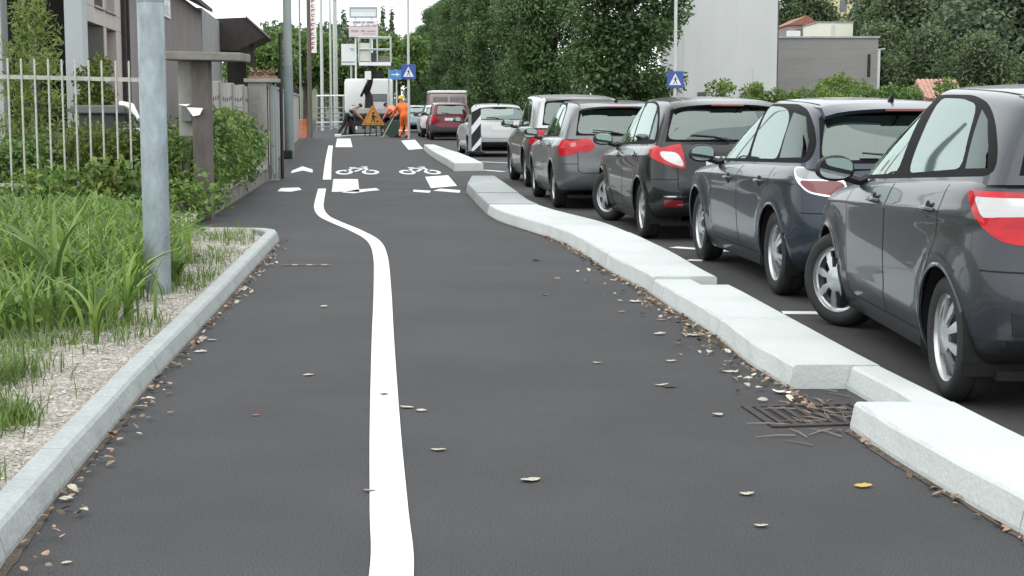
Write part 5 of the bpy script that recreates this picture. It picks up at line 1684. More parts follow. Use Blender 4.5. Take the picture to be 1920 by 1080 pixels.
# pale walls behind the tree trunks
for (xa, xb, ya, d, lb) in ((932, 968, 150, 112, 'pale garden wall piece seen between trunks above the silver white hatchback'), (1020, 1078, 162, 100, 'pale garden wall piece between trunks above the tall grey car'), (1195, 1290, 166, 82, 'pale low gabled wall right of the nearest tree above the black car')):
    t = thing('garden_wall', lb, 'wall', (atd((xa + xb) / 2, 0, d).x, d, 0))
    x0, x1 = (xa - xb) / 2 * d / FPX, (xb - xa) / 2 * d / FPX
    zt_ = xz(0, ya, d)[1]
    n = 3
    for k in range(n):
        a_, b_ = lerp(x0, x1, k / n), lerp(x0, x1, (k + 1) / n)
        m = MB(); m.plate([(a_ + .02, 0), (b_ - .02, 0), (b_ - .02, zt_ - .45), ((a_ + b_) / 2, zt_), (a_ + .02, zt_ - .45)], -.08, .08); m.build('wall_panel', mat('pale_stone', (.52, .49, .45), .9, var=.2, scale=2), t)
# van with roof load behind the dark red car
d = 76.5
t = thing('delivery_van', 'pale van with a reddish rear seen over the dark red car', 'van', (atd(841, 0, d).x, d, 0), R(6))
pk = mat('dusky_van_paint', (.34, .25, .25), .4, coat=.5)
m = MB(); m.bbox(-.90, .90, 0, 4.2, .45, 2.02, .12); bo = m.build('body', pk, t, True)
m = MB(); m.bbox(-.88, .88, .02, 4.1, 2.03, 2.17, .06); m.build('roof', white_p, t, True)
for sx in (-1, 1):
    m = MB(); m.bbox(sx * .42 - .34, sx * .42 + .34, -.02, .01, 1.35, 1.85, .03); m.build('rear_window', window_g, bo)
    for wy in (.8, 3.4):
        m = MB(); m.lathe([(.001, -.1), (.25, -.11), (.32, -.1), (.33, 0), (.32, .1), (.25, .11), (.001, .1)], 20, 'X'); m.build('wheel', rubber, t, True, (sx * .80, wy, .33))
m = MB(); m.bbox(-.88, .88, -.06, .02, .40, .62, .03); m.build('rear_bumper', black_pl, t)

# ------------------------------------------------------------------ people at work
def person(label, loc, rz, J, bones, rad, cols, extra=(), scale=1.0):
    t = thing('person', label, 'person', (loc[0], loc[1], 0), rz)
    names = list(J)
    me = bpy.data.meshes.new('body')
    me.from_pydata([tuple(c * scale for c in J[n]) for n in names], [(names.index(a), names.index(b)) for a, b, _ in bones], [])
    tmp = bpy.data.objects.new('tmp', me); C.objects.link(tmp)
    sk = tmp.modifiers.new('s', 'SKIN')
    sk.use_smooth_shade = True
    for i, n in enumerate(names):
        r_ = rad.get(n, .06) * scale
        me.skin_vertices[0].data[i].radius = (r_, r_) if not isinstance(r_, tuple) else r_
        me.skin_vertices[0].data[i].use_root = (n == 'pelvis')
    ss = tmp.modifiers.new('u', 'SUBSURF'); ss.levels = 2
    dg = bpy.context.evaluated_depsgraph_get(); dg.update()
    ev = bpy.data.meshes.new_from_object(tmp.evaluated_get(dg))
    bpy.data.objects.remove(tmp)
    ms = []
    for c in cols.values():
        if c not in ms: ms.append(c)
    ev.materials.clear()
    for m_ in ms: ev.materials.append(m_)
    segs = [(Vector(J[a]) * scale, Vector(J[b]) * scale, cols[k]) for a, b, k in bones]
    for p in ev.polygons:
        c = p.center
        def gap_(s):
            d_ = s[1] - s[0]
            u_ = max(0, min(1, (c - s[0]).dot(d_) / max(1e-6, d_.length_squared)))
            return (c - (s[0] + d_ * u_)).length
        best = min(segs, key=gap_)
        p.material_index = ms.index(best[2])
    ev.name = 'body'
    link('body', ev, t)
    for nm, mb, m_ in extra: mb.build(nm, m_, t, True)
    return t
skin_m = mat('skin', (.42, .25, .18), .6)
hiviz = mat('hi_vis_orange', (.85, .17, .035), .7, var=.12, scale=6)
hivpk = mat('faded_hi_vis', (.80, .26, .17), .7, var=.2, scale=6)
refl_t = mat('reflective_tape', (.72, .70, .62), .4)
grey_sh = mat('grey_shirt', (.30, .31, .33), .85)
dark_tr = mat('dark_trousers', (.018, .017, .02), .85)
boot_m = mat('boots', (.03, .022, .02), .7)
helmet_y = mat('yellow_helmet', (.62, .46, .06), .35)
hair_m = mat('dark_hair', (.02, .016, .014), .7)
BON = lambda top, arm, leg: [('pelvis', 'chest', top), ('chest', 'neck', top), ('neck', 'head', 'skin'), ('head', 'crown', 'skin')] + \
    [x for s in 'lr' for x in (('chest', s + 'sho', top), (s + 'sho', s + 'elb', arm), (s + 'elb', s + 'wri', arm), (s + 'wri', s + 'han', 'skin'),
                               ('pelvis', s + 'hip', leg), (s + 'hip', s + 'kne', leg), (s + 'kne', s + 'ank', leg), (s + 'ank', s + 'toe', 'boot'))]
RAD = dict(pelvis=.18, chest=.205, neck=.06, head=.095, crown=.075, lsho=.10, rsho=.10, lelb=.066, relb=.066, lwri=.042, rwri=.042, lhan=.048, rhan=.048,
           lhip=.135, rhip=.135, lkne=.092, rkne=.092, lank=.066, rank=.055, ltoe=.05, rtoe=.05)
def fingers(mb, wri, han):
    w, h = Vector(wri), Vector(han)
    d = (h - w).normalized(); s = d.cross(Vector((0, 0, 1))).normalized() if abs(d.z) < .95 else Vector((1, 0, 0))
    for k in range(4):
        o = h + s * (-.03 + k * .02)
        mb.tube([o, o + d * .05, o + d * (.07 + .01 * (k % 2)) + Vector((0, 0, -.02))], [.011, .010, .008], 6)
    mb.tube([h - d * .03 + s * .03, h + s * .06 + d * .01], [.012, .009], 6)
def helmet(J, m_mb=None):
    mb = MB(); c = Vector(J['head']) * .4 + Vector(J['crown']) * .6
    M = Matrix.Translation(c + Vector((0, 0, .035)))
    mb.lathe([(.155, -.02), (.135, -.01), (.13, .04), (.11, .09), (.06, .125), (.001, .135)], 20, 'Z', M=M)
    return mb
# the worker in orange: from behind, stooping to his left over a shovel
J1 = dict(pelvis=(0, 0, .95), chest=(-.07, .12, 1.35), neck=(-.10, .20, 1.53), head=(-.11, .25, 1.64), crown=(-.12, .26, 1.75),
          lsho=(-.27, .14, 1.42), lelb=(-.40, .32, 1.18), lwri=(-.50, .48, .98), lhan=(-.54, .54, .92), rsho=(.14, .14, 1.43), relb=(.13, .36, 1.18), rwri=(-.10, .50, 1.12), rhan=(-.17, .53, 1.10),
          lhip=(-.10, 0, .90), lkne=(-.10, .22, .50), lank=(-.22, .05, .10), ltoe=(-.26, .22, .04), rhip=(.10, 0, .90), rkne=(.12, .10, .49), rank=(.06, -.16, .10), rtoe=(.05, .02, .04))
c1 = {'top': hiviz, 'arm': hiviz, 'leg': hiviz, 'skin': skin_m, 'boot': boot_m}
w1 = atd(757, 0, 68.5)
fm = MB(); fingers(fm, J1['lwri'], J1['lhan']); fingers(fm, J1['rwri'], J1['rhan'])
bands = MB()
for s in 'lr':
    k_, a_ = Vector(J1[s + 'kne']), Vector(J1[s + 'ank'])
    p_ = k_ * .55 + a_ * .45; q_ = k_ * .42 + a_ * .58
    bands.tube([p_, q_], .10, 12)
person('worker in a full orange suit and yellow helmet, stooping over a shovel', (w1.x, w1.y), R(12), J1, BON('top', 'arm', 'leg'), RAD, c1,
       [('helmet', helmet(J1), helmet_y), ('fingers', fm, skin_m), ('reflective_band', bands, refl_t)])
# the worker in the faded vest, bent forward to the left of him
J2 = dict(pelvis=(0, 0, .92), chest=(-.20, .12, 1.27), neck=(-.32, .18, 1.38), head=(-.40, .22, 1.44), crown=(-.50, .25, 1.48),
          lsho=(-.34, .0, 1.26), lelb=(-.45, .15, 1.02), lwri=(-.55, .32, .85), lhan=(-.58, .37, .80), rsho=(-.12, .26, 1.36), relb=(-.30, .42, 1.12), rwri=(-.48, .46, .95), rhan=(-.53, .47, .90),
          lhip=(-.10, 0, .88), lkne=(-.16, .14, .48), lank=(-.20, -.02, .10), ltoe=(-.26, .12, .04), rhip=(.10, 0, .88), rkne=(.10, .16, .48), rank=(.14, .0, .10), rtoe=(.10, .16, .04))
c2 = {'top': hivpk, 'arm': hivpk, 'leg': dark_tr, 'skin': skin_m, 'boot': boot_m}
w2 = atd(741, 0, 71.5)
fm = MB(); fingers(fm, J2['lwri'], J2['lhan']); fingers(fm, J2['rwri'], J2['rhan'])
cap_ = MB(); cc = Vector(J2['head']) * .45 + Vector(J2['crown']) * .55
cap_.lathe([(.105, -.02), (.11, .02), (.09, .07), (.04, .10), (.001, .105)], 16, 'Z', M=Matrix.Translation(cc + Vector((0, 0, .01))) @ Matrix.Rotation(R(-50), 4, 'Y'))
person('worker in a faded pinkish orange vest, bent forward behind the orange suited worker', (w2.x, w2.y), R(10), J2, BON('top', 'arm', 'leg'), RAD, c2, [('hair', cap_, hair_m), ('fingers', fm, skin_m)])
# the man in grey, leaning towards the truck
J3 = dict(pelvis=(0, 0, .94), chest=(.20, .10, 1.24), neck=(.38, .14, 1.36), head=(.50, .16, 1.40), crown=(.60, .18, 1.44),
          lsho=(.10, .24, 1.32), lelb=(.34, .40, 1.08), lwri=(.52, .44, .92), lhan=(.58, .46, .87), rsho=(.26, -.10, 1.27), relb=(.44, -.02, 1.0), rwri=(.60, .10, .84), rhan=(.65, .13, .79),
          lhip=(-.08, .08, .90), lkne=(.20, .12, .50), lank=(.26, .02, .10), ltoe=(.40, .05, .04), rhip=(-.08, -.08, .90), rkne=(-.24, -.05, .48), rank=(-.50, -.10, .10), rtoe=(-.40, -.02, .04))
c3 = {'top': grey_sh, 'arm': skin_m, 'leg': dark_tr, 'skin': skin_m, 'boot': boot_m}
w3 = atd(651, 0, 76)
fm = MB(); fingers(fm, J3['lwri'], J3['lhan']); fingers(fm, J3['rwri'], J3['rhan'])
cap_ = MB(); cc = Vector(J3['head']) * .45 + Vector(J3['crown']) * .55
cap_.lathe([(.105, -.03), (.115, .01), (.09, .07), (.04, .10), (.001, .105)], 16, 'Z', M=Matrix.Translation(cc + Vector((0, 0, .01))) @ Matrix.Rotation(R(50), 4, 'Y'))
person('man in a grey shirt and dark trousers leaning over beside the truck, legs apart', (w3.x, w3.y), R(0), J3, BON('top', 'arm', 'leg'), RAD, c3, [('hair', cap_, hair_m), ('fingers', fm, skin_m)])
# tools
a, b = Vector((w1.x - .50, w1.y + .40, .95)), Vector((w1.x - .98, w1.y + .25, .06))
t = thing('shovel', 'long handled shovel held slanting by the worker in orange', 'shovel', (b.x, b.y, 0))
m = MB(); m.tube([Vector((0, 0, .06)), a - b + Vector((0, 0, .06))], .022, 8); m.build('handle', mat('pale_wood', (.5, .42, .3), .7), t, True)
m = MB(); m.bbox(-.16, .06, -.10, .10, .02, .05, .01); m.build('blade', mat('steel', (.3, .3, .3), .4, metal=.8), t)
p = atd(737, 0, 70)
t = thing('cable_drum', 'dark green cable drum on the asphalt between the workers', 'drum', (p.x, 70, 0))
m = MB(); m.lathe([(.001, -.20), (.40, -.20), (.40, -.16), (.22, -.155), (.22, .155), (.40, .16), (.40, .20), (.001, .20)], 28, 'X', M=Matrix.Translation((0, 0, .40)) @ Matrix.Rotation(R(60), 4, 'Z')); m.build('reel', mat('drum_green', (.018, .05, .035), .6), t, False)
m = MB(); m.lathe([(.225, -.14), (.30, -.14), (.30, .14), (.225, .14)], 24, 'X', M=Matrix.Translation((0, 0, .40)) @ Matrix.Rotation(R(60), 4, 'Z')); m.build('cable', black_pl, t, True)
t = thing('hose', 'pale hose lying on the asphalt in front of the truck', 'hose', (*g2(665, 255), 0))
o_ = Vector((*g2(665, 255), 0))
pts = smooth_line([Vector((*g2(px, py), .03)) - o_ for px, py in [(633, 257), (650, 256), (668, 254.5), (690, 254), (712, 252), (722, 251)]], 5)
m = MB(); m.tube(pts, .035, 6); m.build('tube', mat('pale_hose', (.62, .63, .62), .6), t, True)
m = MB(); m.bbox(-.15, .15, -.08, .08, 0, .14, .03); m.build('end_fitting', white_p, t, False, (g2(634, 257)[0] - o_.x, g2(634, 257)[1] - o_.y, 0))

# ------------------------------------------------------------------ planting
nr_ = np.random.default_rng(11)
def leaf_cloud(pts, size, up=.35, out=None, ratio=.55, fold=.15, droop=0.0):
    """one folded leaf (two triangles joined) per point"""
    n = len(pts)
    size = np.broadcast_to(size, (n,)) * nr_.uniform(.65, 1.35, n)
    nrm = nr_.normal(size=(n, 3)); nrm[:, 2] += up
    if out is not None: nrm += out * .7
    nrm /= np.linalg.norm(nrm, axis=1)[:, None]
    t = np.cross(nrm, nr_.normal(size=(n, 3))); t[:, 2] -= droop
    t -= nrm * (t * nrm).sum(1)[:, None]
    t /= np.linalg.norm(t, axis=1)[:, None]
    b = np.cross(nrm, t)
    s = size[:, None]
    v0 = pts; v1 = pts + (t * .45 + b * ratio * .5 + nrm * fold) * s; v2 = pts + t * s; v3 = pts + (t * .45 - b * ratio * .5 + nrm * fold) * s
    V = np.stack([v0, v1, v2, v3], 1).reshape(-1, 3)
    i = np.arange(n) * 4
    F = np.stack([i, i + 1, i + 2, i + 3], 1)
    return V, F

def blob_points(blobs, n):
    """points in ellipsoids (centre, radii), fuller near the skin"""
    w = np.array([b[1][0] * b[1][1] * b[1][2] for b in blobs]) ** .67
    k = nr_.choice(len(blobs), n, p=w / w.sum())
    d = nr_.normal(size=(n, 3)); d /= np.linalg.norm(d, axis=1)[:, None]
    r = nr_.uniform(0.15, 1, n) ** .45
    c = np.array([b[0] for b in blobs])[k]; rad = np.array([b[1] for b in blobs])[k]
    return c + d * rad * r[:, None], d

def crown_mesh(name, blobs, n, size, m, **kw):
    p, d = blob_points(blobs, n)
    V, F = leaf_cloud(p, size, out=d, **kw)
    return np_mesh(name, V, F, m)

def trunk_mesh(h, r, blobs, m=bark, nb=6):
    mb = MB()
    mb.tube([(0, 0, -.1), (.03 * h * .1, 0, h * .35), (-.02, .03, h * .7), (0, 0, h)], [r * 1.25, r, r * .75, r * .3], 10)
    for b in blobs[:nb]:
        c = Vector(b[0]); z0 = max(.25 * h, min(c.z - .6, h * .8))
        mb.tube([(0, 0, z0), (c.x * .5, c.y * .5, (z0 + c.z) / 2 + .1), c], [r * .45, r * .3, r * .1], 6)
    return mb.mesh('trunk', m, True)

def add_tree(name, label, loc, crown, trunk, group=None, s=1, rz=0, cat='tree'):
    t = thing(name, label, cat, loc, rz, group)
    t.scale = (s, s, s) if not isinstance(s, tuple) else s
    link('crown', crown, t)
    if trunk: link('trunk', trunk, t)
    return t

# row of columnar trees: narrow drooping crowns down to head height
def column_blobs(h, r, z0, n, seed):
    q = random.Random(seed); out = []
    for k in range(n):
        u = k / n
        z = z0 + (h - z0) * u
        prof = min(1, .62 + u * 2.2) * (1 if u < .72 else max(.25, 1 - (u - .72) * 2.6))
        for j in range(4):
            a = q.uniform(0, 6.28); rr = r * prof * q.uniform(.45, .72)
            out.append(((rr * math.cos(a), rr * math.sin(a), z + q.uniform(-.3, .3)), (q.uniform(.55, .95), q.uniform(.55, .95), q.uniform(.4, .75))))
    q.shuffle(out)
    return out
variants = []
for sd in range(3):
    bl_ = column_blobs(11.5, 1.8, 1.8, 27, 30 + sd)
    cm = crown_mesh('crown', bl_, 36000, .175, leaf_horn, up=.5, droop=.9, ratio=.5)
    variants.append((cm, trunk_mesh(8.5, .19, bl_, nb=10)))
row_labels = ['nearest and widest columnar tree of the row, beside the crossing sign on the pale pole', 'columnar tree of the row next behind the widest one', 'third columnar tree of the row, above the tall grey car',
              'fourth columnar tree of the row, above the silver white hatchback', 'fifth columnar tree of the row, right of the dark red car', 'sixth columnar tree of the row, straight above the dark red car', 'seventh columnar tree of the row counting from the nearest', 'eighth columnar tree of the row, right of the tall crossing sign pole', 'ninth columnar tree of the row, just behind the tall crossing sign pole', 'farthest columnar tree, ending the row left of the tall sign pole']
for k, d in enumerate((56, 69, 82, 99, 116, 134, 152, 174, 200, 230)):
    x = (8.75 if k else 9.75) - .1 * d
    cm, tm = variants[k % 3]
    add_tree('row_tree', row_labels[k], (x, d, 0), cm, tm, 'columnar trees in a row', s=[(1.26, 1.26, 1.0), (1.08, 1.08, 1.03), .98, 1.05, 1.0, 1.04, 1.0, 1.08, 1.0, 1.05][k], rz=k * 2.1)

def round_blobs(r, zc, n, seed, flat=.8, br=.42):
    q = random.Random(seed); out = []
    for k in range(n):
        d = Vector((q.gauss(0, 1), q.gauss(0, 1), q.gauss(0, 1))).normalized() * r * q.uniform(.35, .8)
        b = r * q.uniform(br * .7, br * 1.1)
        out.append(((d.x, d.y, zc + d.z * flat), (b, b, b * .8)))
    return out
def make_round(r, zc, n, nl, ls, m, seed, h=None):
    b = round_blobs(r, zc, n, seed)
    return crown_mesh('crown', b, nl, ls, m, up=.6), trunk_mesh(h or zc, .05 * r + .1, b)
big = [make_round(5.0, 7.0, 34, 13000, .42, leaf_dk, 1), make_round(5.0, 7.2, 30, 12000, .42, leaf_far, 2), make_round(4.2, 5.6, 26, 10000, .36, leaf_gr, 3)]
# hillside on the right and far rise
V, F = [], []
n = 30
for j in range(n + 1):
    for i in range(n + 1):
        x = 18 + 150 * i / n; y = 100 + 220 * j / n
        z = -.1 + 15 * min(1, max(0, (y - 105) / 110)) ** 1.3 * min(1, max(0, (x - 20) / 30)) + .5 * math.sin(x * .2) * math.sin(y * .13)
        V.append((x, y, z if (i and j) else -.2))
for j in range(n):
    for i in range(n):
        a = j * (n + 1) + i; F.append((a, a + 1, a + n + 2, a + n + 1))
grass_far = mat('far_grass', (.06, .085, .03), .95, var=.4, scale=.15)
setp(link('hill', np_mesh('hill', V, F, grass_far, True)), kind='structure')
V, F = [], []
for j in range(n + 1):
    for i in range(n + 1):
        x = -170 + 190 * i / n; y = 250 + 250 * j / n
        z = -.2 + 16 * math.sin(math.pi * min(1, j / n * 1.0) * .5) * (.6 + .4 * math.sin(i * .5)) * (1 if 0 < i < n else 0)
        V.append((x, y, z))
for j in range(n):
    for i in range(n):
        a = j * (n + 1) + i; F.append((a, a + 1, a + n + 2, a + n + 1))
setp(link('hill', np_mesh('hill', V, F, grass_far, True)), kind='structure')
def hz(x, y): return 15 * min(1, max(0, (y - 105) / 110)) ** 1.3 * min(1, max(0, (x - 20) / 30)) - .3
for (px, d, v, s, lb) in ((1555, 148, 0, .62, 'small dark tree behind the pinkish gabled house'), (1645, 142, 0, .9, 'dark tree rising behind the end of the block building'), (1612, 165, 2, .7, 'mid green tree below the pale yellow house'),
                          (1705, 118, 0, 1.0, 'large dark tree left of centre on the right hillside'), (1775, 128, 0, 1.15, 'tallest dark tree on the right hillside'), (1868, 96, 1, 1.05, 'pale green tree at the far right, in front of the dark trees'),
                          (1925, 110, 1, 1.1, 'pale green tree cut by the right edge of the view'), (1690, 150, 1, 1.15, 'grey green tree high behind the dark hillside trees'), (1800, 160, 0, 1.25, 'dark tree top behind the pale green tree at the far right'),
                          (1500, 185, 0, 1.0, 'dark tree on the skyline left of the pale yellow house'), (1660, 100, 0, .62, 'low dark tree just right of the block building'), (1745, 92, 0, .55, 'low dark tree behind the terracotta shed'), (1840, 85, 0, .5, 'dark bushy tree above the roof of the nearest car')):
    x = atd(px, 0, d).x
    add_tree('hillside_tree', lb, (x, d, hz(x, d)), big[v][0], big[v][1], 'trees on the right hillside', s, px * .7)
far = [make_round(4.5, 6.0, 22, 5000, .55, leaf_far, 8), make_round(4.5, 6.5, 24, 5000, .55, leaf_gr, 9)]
def cone_blobs(h, r, n, seed):
    q = random.Random(seed)
    return [((q.uniform(-1, 1) * r * (1 - k / n) * .6, q.uniform(-1, 1) * r * (1 - k / n) * .6, 1 + (h - 1) * k / n), (r * (1.05 - k / n) * .7, r * (1.05 - k / n) * .7, h / n * 1.3)) for k in range(n)]
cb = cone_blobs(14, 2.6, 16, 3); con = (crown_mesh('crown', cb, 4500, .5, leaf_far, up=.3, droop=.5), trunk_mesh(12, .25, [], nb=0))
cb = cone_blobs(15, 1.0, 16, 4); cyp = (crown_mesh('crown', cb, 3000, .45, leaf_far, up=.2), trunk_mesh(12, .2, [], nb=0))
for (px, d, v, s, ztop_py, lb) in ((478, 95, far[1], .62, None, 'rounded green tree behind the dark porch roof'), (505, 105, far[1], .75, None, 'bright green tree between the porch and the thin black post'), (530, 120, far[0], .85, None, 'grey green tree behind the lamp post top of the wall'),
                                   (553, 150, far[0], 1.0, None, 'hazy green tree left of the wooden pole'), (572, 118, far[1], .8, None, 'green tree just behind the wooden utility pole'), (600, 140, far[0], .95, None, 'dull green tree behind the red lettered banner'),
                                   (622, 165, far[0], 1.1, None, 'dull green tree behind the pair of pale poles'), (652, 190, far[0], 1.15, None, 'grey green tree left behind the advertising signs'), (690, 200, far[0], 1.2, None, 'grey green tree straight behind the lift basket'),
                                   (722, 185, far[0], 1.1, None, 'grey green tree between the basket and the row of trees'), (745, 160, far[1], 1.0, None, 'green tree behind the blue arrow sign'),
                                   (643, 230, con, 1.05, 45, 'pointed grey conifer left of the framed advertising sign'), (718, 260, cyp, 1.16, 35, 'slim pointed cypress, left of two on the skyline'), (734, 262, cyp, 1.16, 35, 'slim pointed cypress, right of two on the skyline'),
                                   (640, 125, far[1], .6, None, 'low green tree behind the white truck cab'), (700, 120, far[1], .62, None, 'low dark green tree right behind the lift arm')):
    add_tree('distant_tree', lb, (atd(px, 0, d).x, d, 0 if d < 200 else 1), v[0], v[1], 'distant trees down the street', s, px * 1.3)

# shrubs
def shrub(name, label, loc, blobs, n, size, m, stems=5, group=None, cat='shrub', **kw):
    t = thing(name, label, cat, loc, 0, group)
    link('foliage', crown_mesh('foliage', blobs, n, size, m, **kw), t)
    mb = MB()
    for k in range(stems):
        b = blobs[k % len(blobs)][0]
        mb.tube([(b[0] * .3, b[1] * .3, -.05), (b[0] * .7, b[1] * .7, b[2] * .6), b], [.025, .018, .008], 5)
    me = mb.mesh('stem', bark, True)
    link('stem', me, t)
    return t
def shrub_blobs(w, d, h, n, seed, z0=.1):
    q = random.Random(seed); out = []
    for k in range(n):
        x, y = q.uniform(-w, w), q.uniform(-d, d)
        z = z0 + (h - z0) * q.uniform(.15, .9) * (1 - .35 * (abs(x) / w) ** 2)
        r_ = q.uniform(.16, .34)
        out.append(((x, y, z), (r_ * 1.2, r_ * 1.1, r_)))
    return out
# behind the bar fence
for (px, d, w, h, m_, lb, nl, ls, sd) in ((30, 19.9, .45, 1.05, leaf_gr, 'dark green shrub behind the bar fence at the left edge', 2600, .085, 1), (120, 20.2, .55, 1.05, leaf_dk, 'dark leafy shrub behind the bars left of centre', 3200, .08, 2),
                                          (185, 19.7, .35, 1.18, leaf_yel, 'yellow green shrub behind the bar fence under the dark box', 2200, .075, 3), (235, 20.0, .40, 1.02, leaf_gr, 'mid green shrub behind the bars just left of the galvanised post', 2600, .085, 4),
                                          (342, 19.6, .28, 1.12, leaf_lt, 'bright green shrub between the galvanised post and the gate pillar', 2600, .075, 5), (75, 19.5, .4, .62, leaf_lt, 'low light green shrub at the foot of the bar fence', 1600, .07, 6),
                                          (270, 20.4, .4, 1.25, leaf_dk, 'dark shrub hidden behind the galvanised post', 2200, .08, 7)):
    shrub('garden_shrub', lb, (atd(px, 0, d).x, d, .02), shrub_blobs(w, .3, h, 22, sd), nl, ls, m_, group='shrubs behind the bar fence')
for (px, d, w, h, m_, lb, nl, ls, sd) in ((55, 18.65, .28, .55, leaf_lt, 'bright leafy growth spilling through the bars left of the tallest weed', 330, .10, 41), (150, 18.6, .30, .62, leaf_lt, 'bright leafy growth spilling through the bars right of the tallest weed', 360, .10, 42),
                                          (250, 18.6, .22, .6, leaf_gr, 'leafy growth pushing through the bars beside the galvanised post', 330, .10, 43), (205, 18.7, .25, .5, leaf_yel, 'low yellowish growth at the foot of the bars under the dark garden box', 260, .09, 44), (345, 18.4, .14, .42, leaf_lt, 'low bright growth between the galvanised post and the gate pillar foot', 420, .085, 45)):
    shrub('garden_shrub', lb, (atd(px, 0, d).x, d, .1), shrub_blobs(w, .18, h, 12, sd), nl, ls, m_, group='shrubs behind the bar fence', up=.8)
# bush in the planter bed
for k, (u, h, lb) in enumerate(((1.6, 1.22, 'glossy green bush in the planter bed close to the gate pillar'), (3.6, 1.25, 'glossy green bush in the middle of the planter bed'), (5.8, 1.1, 'glossy green bush toward the far end of the planter bed'))):
    p = wl0 + wdir * u
    shrub('planter_bush', lb, (p.x - .22, p.y, .2), shrub_blobs(.17, .95, h - .18, 30, 20 + k), 4200, .095, leaf_gr if k != 1 else leaf_lt, group='bushes in the planter bed', up=.8)
# feathery tall shrub by the carport, small one by the cream wall
q = random.Random(5); bl_ = []
for k in range(46):
    u = k / 46
    bl_.append(((q.uniform(-1, 1) * .62 * (1 - u * .75), q.uniform(-.3, .3), .3 + 2.75 * u), (.26 * (1.1 - u * .6), .2, .22)))
shrub('feathery_shrub', 'tall feathery light green shrub in front of the dark carport opening', (atd(58, 0, 24).x, 24, 0), bl_, 3800, .13, leaf_fea, 8, ratio=.2, up=.2, droop=-.4)
shrub('garden_shrub', 'small yellow green shrub against the cream house pier', (atd(172, 0, 25).x, 25, 0), [((q.uniform(-.2, .2), q.uniform(-.2, .2), 1.3 + .75 * k / 12), (.17, .17, .16)) for k in range(13)], 1300, .09, leaf_yel, 4)
# shrubs before the pale wall and block building
for k, (px, d, w, h, lb) in enumerate(((1392, 62, .95, 2.55, 'light green shrub at the foot of the tall pale wall'), (1445, 61, 1.1, 2.25, 'spreading green shrub between the thin pole and the pale wall corner'), (1510, 62, 1.1, 2.5, 'green shrub in front of the block building, left part'),
                                       (1580, 63, 1.1, 2.85, 'tallest green shrub in front of the block building'), (1630, 60, 1.0, 2.6, 'green shrub under the block building end near the lamp pole'), (1690, 60, 1.0, 2.4, 'rounded green shrub right of the lamp pole'), (1550, 58, 1.0, 2.1, 'low green shrub nearest the roof of the blue-grey car'),
                                       (1850, 60, 1.6, 2.6, 'dark green shrub right of the terracotta shed'))):
    q = random.Random(60 + k)
    bl_ = [((q.uniform(-w, w), q.uniform(-.6, .6), q.uniform(.4, .9) * h * (1 - .3 * abs(q.uniform(-1, 1)))), (q.uniform(.3, .55), .4, q.uniform(.25, .42))) for _ in range(26)]
    shrub('hedge_shrub', lb, (atd(px, 0, d).x, d, 0), bl_, 4200, .15, leaf_gr if k % 3 else leaf_lt, 5, 'shrubs beyond the parked cars', up=.8)
# dry plants on the pillar cap
V, F = leaf_cloud(np.array([(nr_.uniform(-.18, .28), nr_.uniform(-.13, .13), nr_.uniform(.05, .16)) for _ in range(160)]), .07)
for o in bpy.data.objects:
    if o.name == 'planter': link('dry_plants', np_mesh('dry_plants', V, F, litter_m), o)

# ------------------------------------------------------------------ weeds and grass on the verge
def blades(pts, h, w, bend, nseg=5, lean=None):
    n = len(pts)
    a = nr_.uniform(0, 2 * np.pi, n)
    d = np.stack([np.cos(a), np.sin(a), np.zeros(n)], 1)
    if lean is not None: d = d + np.array(lean); d /= np.linalg.norm(d, axis=1)[:, None] + 1e-6
    fa = a + np.pi / 2 + nr_.normal(0, .5, n)
    side = np.stack([np.cos(fa), np.sin(fa), np.zeros(n)], 1)
    V = []
    for k in range(nseg + 1):
        u = k / nseg
        b = bend * u ** 1.8
        rise = np.sin(np.minimum(u * (1.0 + .5 * bend / np.maximum(h, .01)), 1.9)) / np.sin(1.0) if False else u - .42 * (bend / np.maximum(h, .02)) * u ** 2.6
        c = pts + d * b[:, None] + np.stack([np.zeros(n), np.zeros(n), h * rise], 1)
        ww = w * (1 - u ** 2.2) * (.55 + .9 * u * (1 - u) * 2) if k < nseg else w * 0.03
        tilt = np.zeros((n, 3)); tilt[:, 2] = ww * .25
        V.append(c - side * ww[:, None] * .5 + tilt); V.append(c + side * ww[:, None] * .5 + tilt)
    V = np.stack(V, 1).reshape(-1, 3)
    m = 2 * (nseg + 1)
    base = np.arange(n)[:, None] * m
    F = np.concatenate([np.stack([base[:, 0] + 2 * k, base[:, 0] + 2 * k + 1, base[:, 0] + 2 * k + 3, base[:, 0] + 2 * k + 2], 1) for k in range(nseg)])
    return V, F
def ground_pts(n, fn):
    out = []
    while len(out) < n:
        p = fn()
        if p: out.append(p)
    return np.array(out)
def tuft_pts(centers, per, spread):
    out = []
    for (x, y) in centers:
        for _ in range(per):
            px_, py_ = rnd.gauss(x, spread), rnd.gauss(y, spread * 1.3)
            out.append((px_, py_, verge_z(px_, py_) - .01))
    return np.array(out)
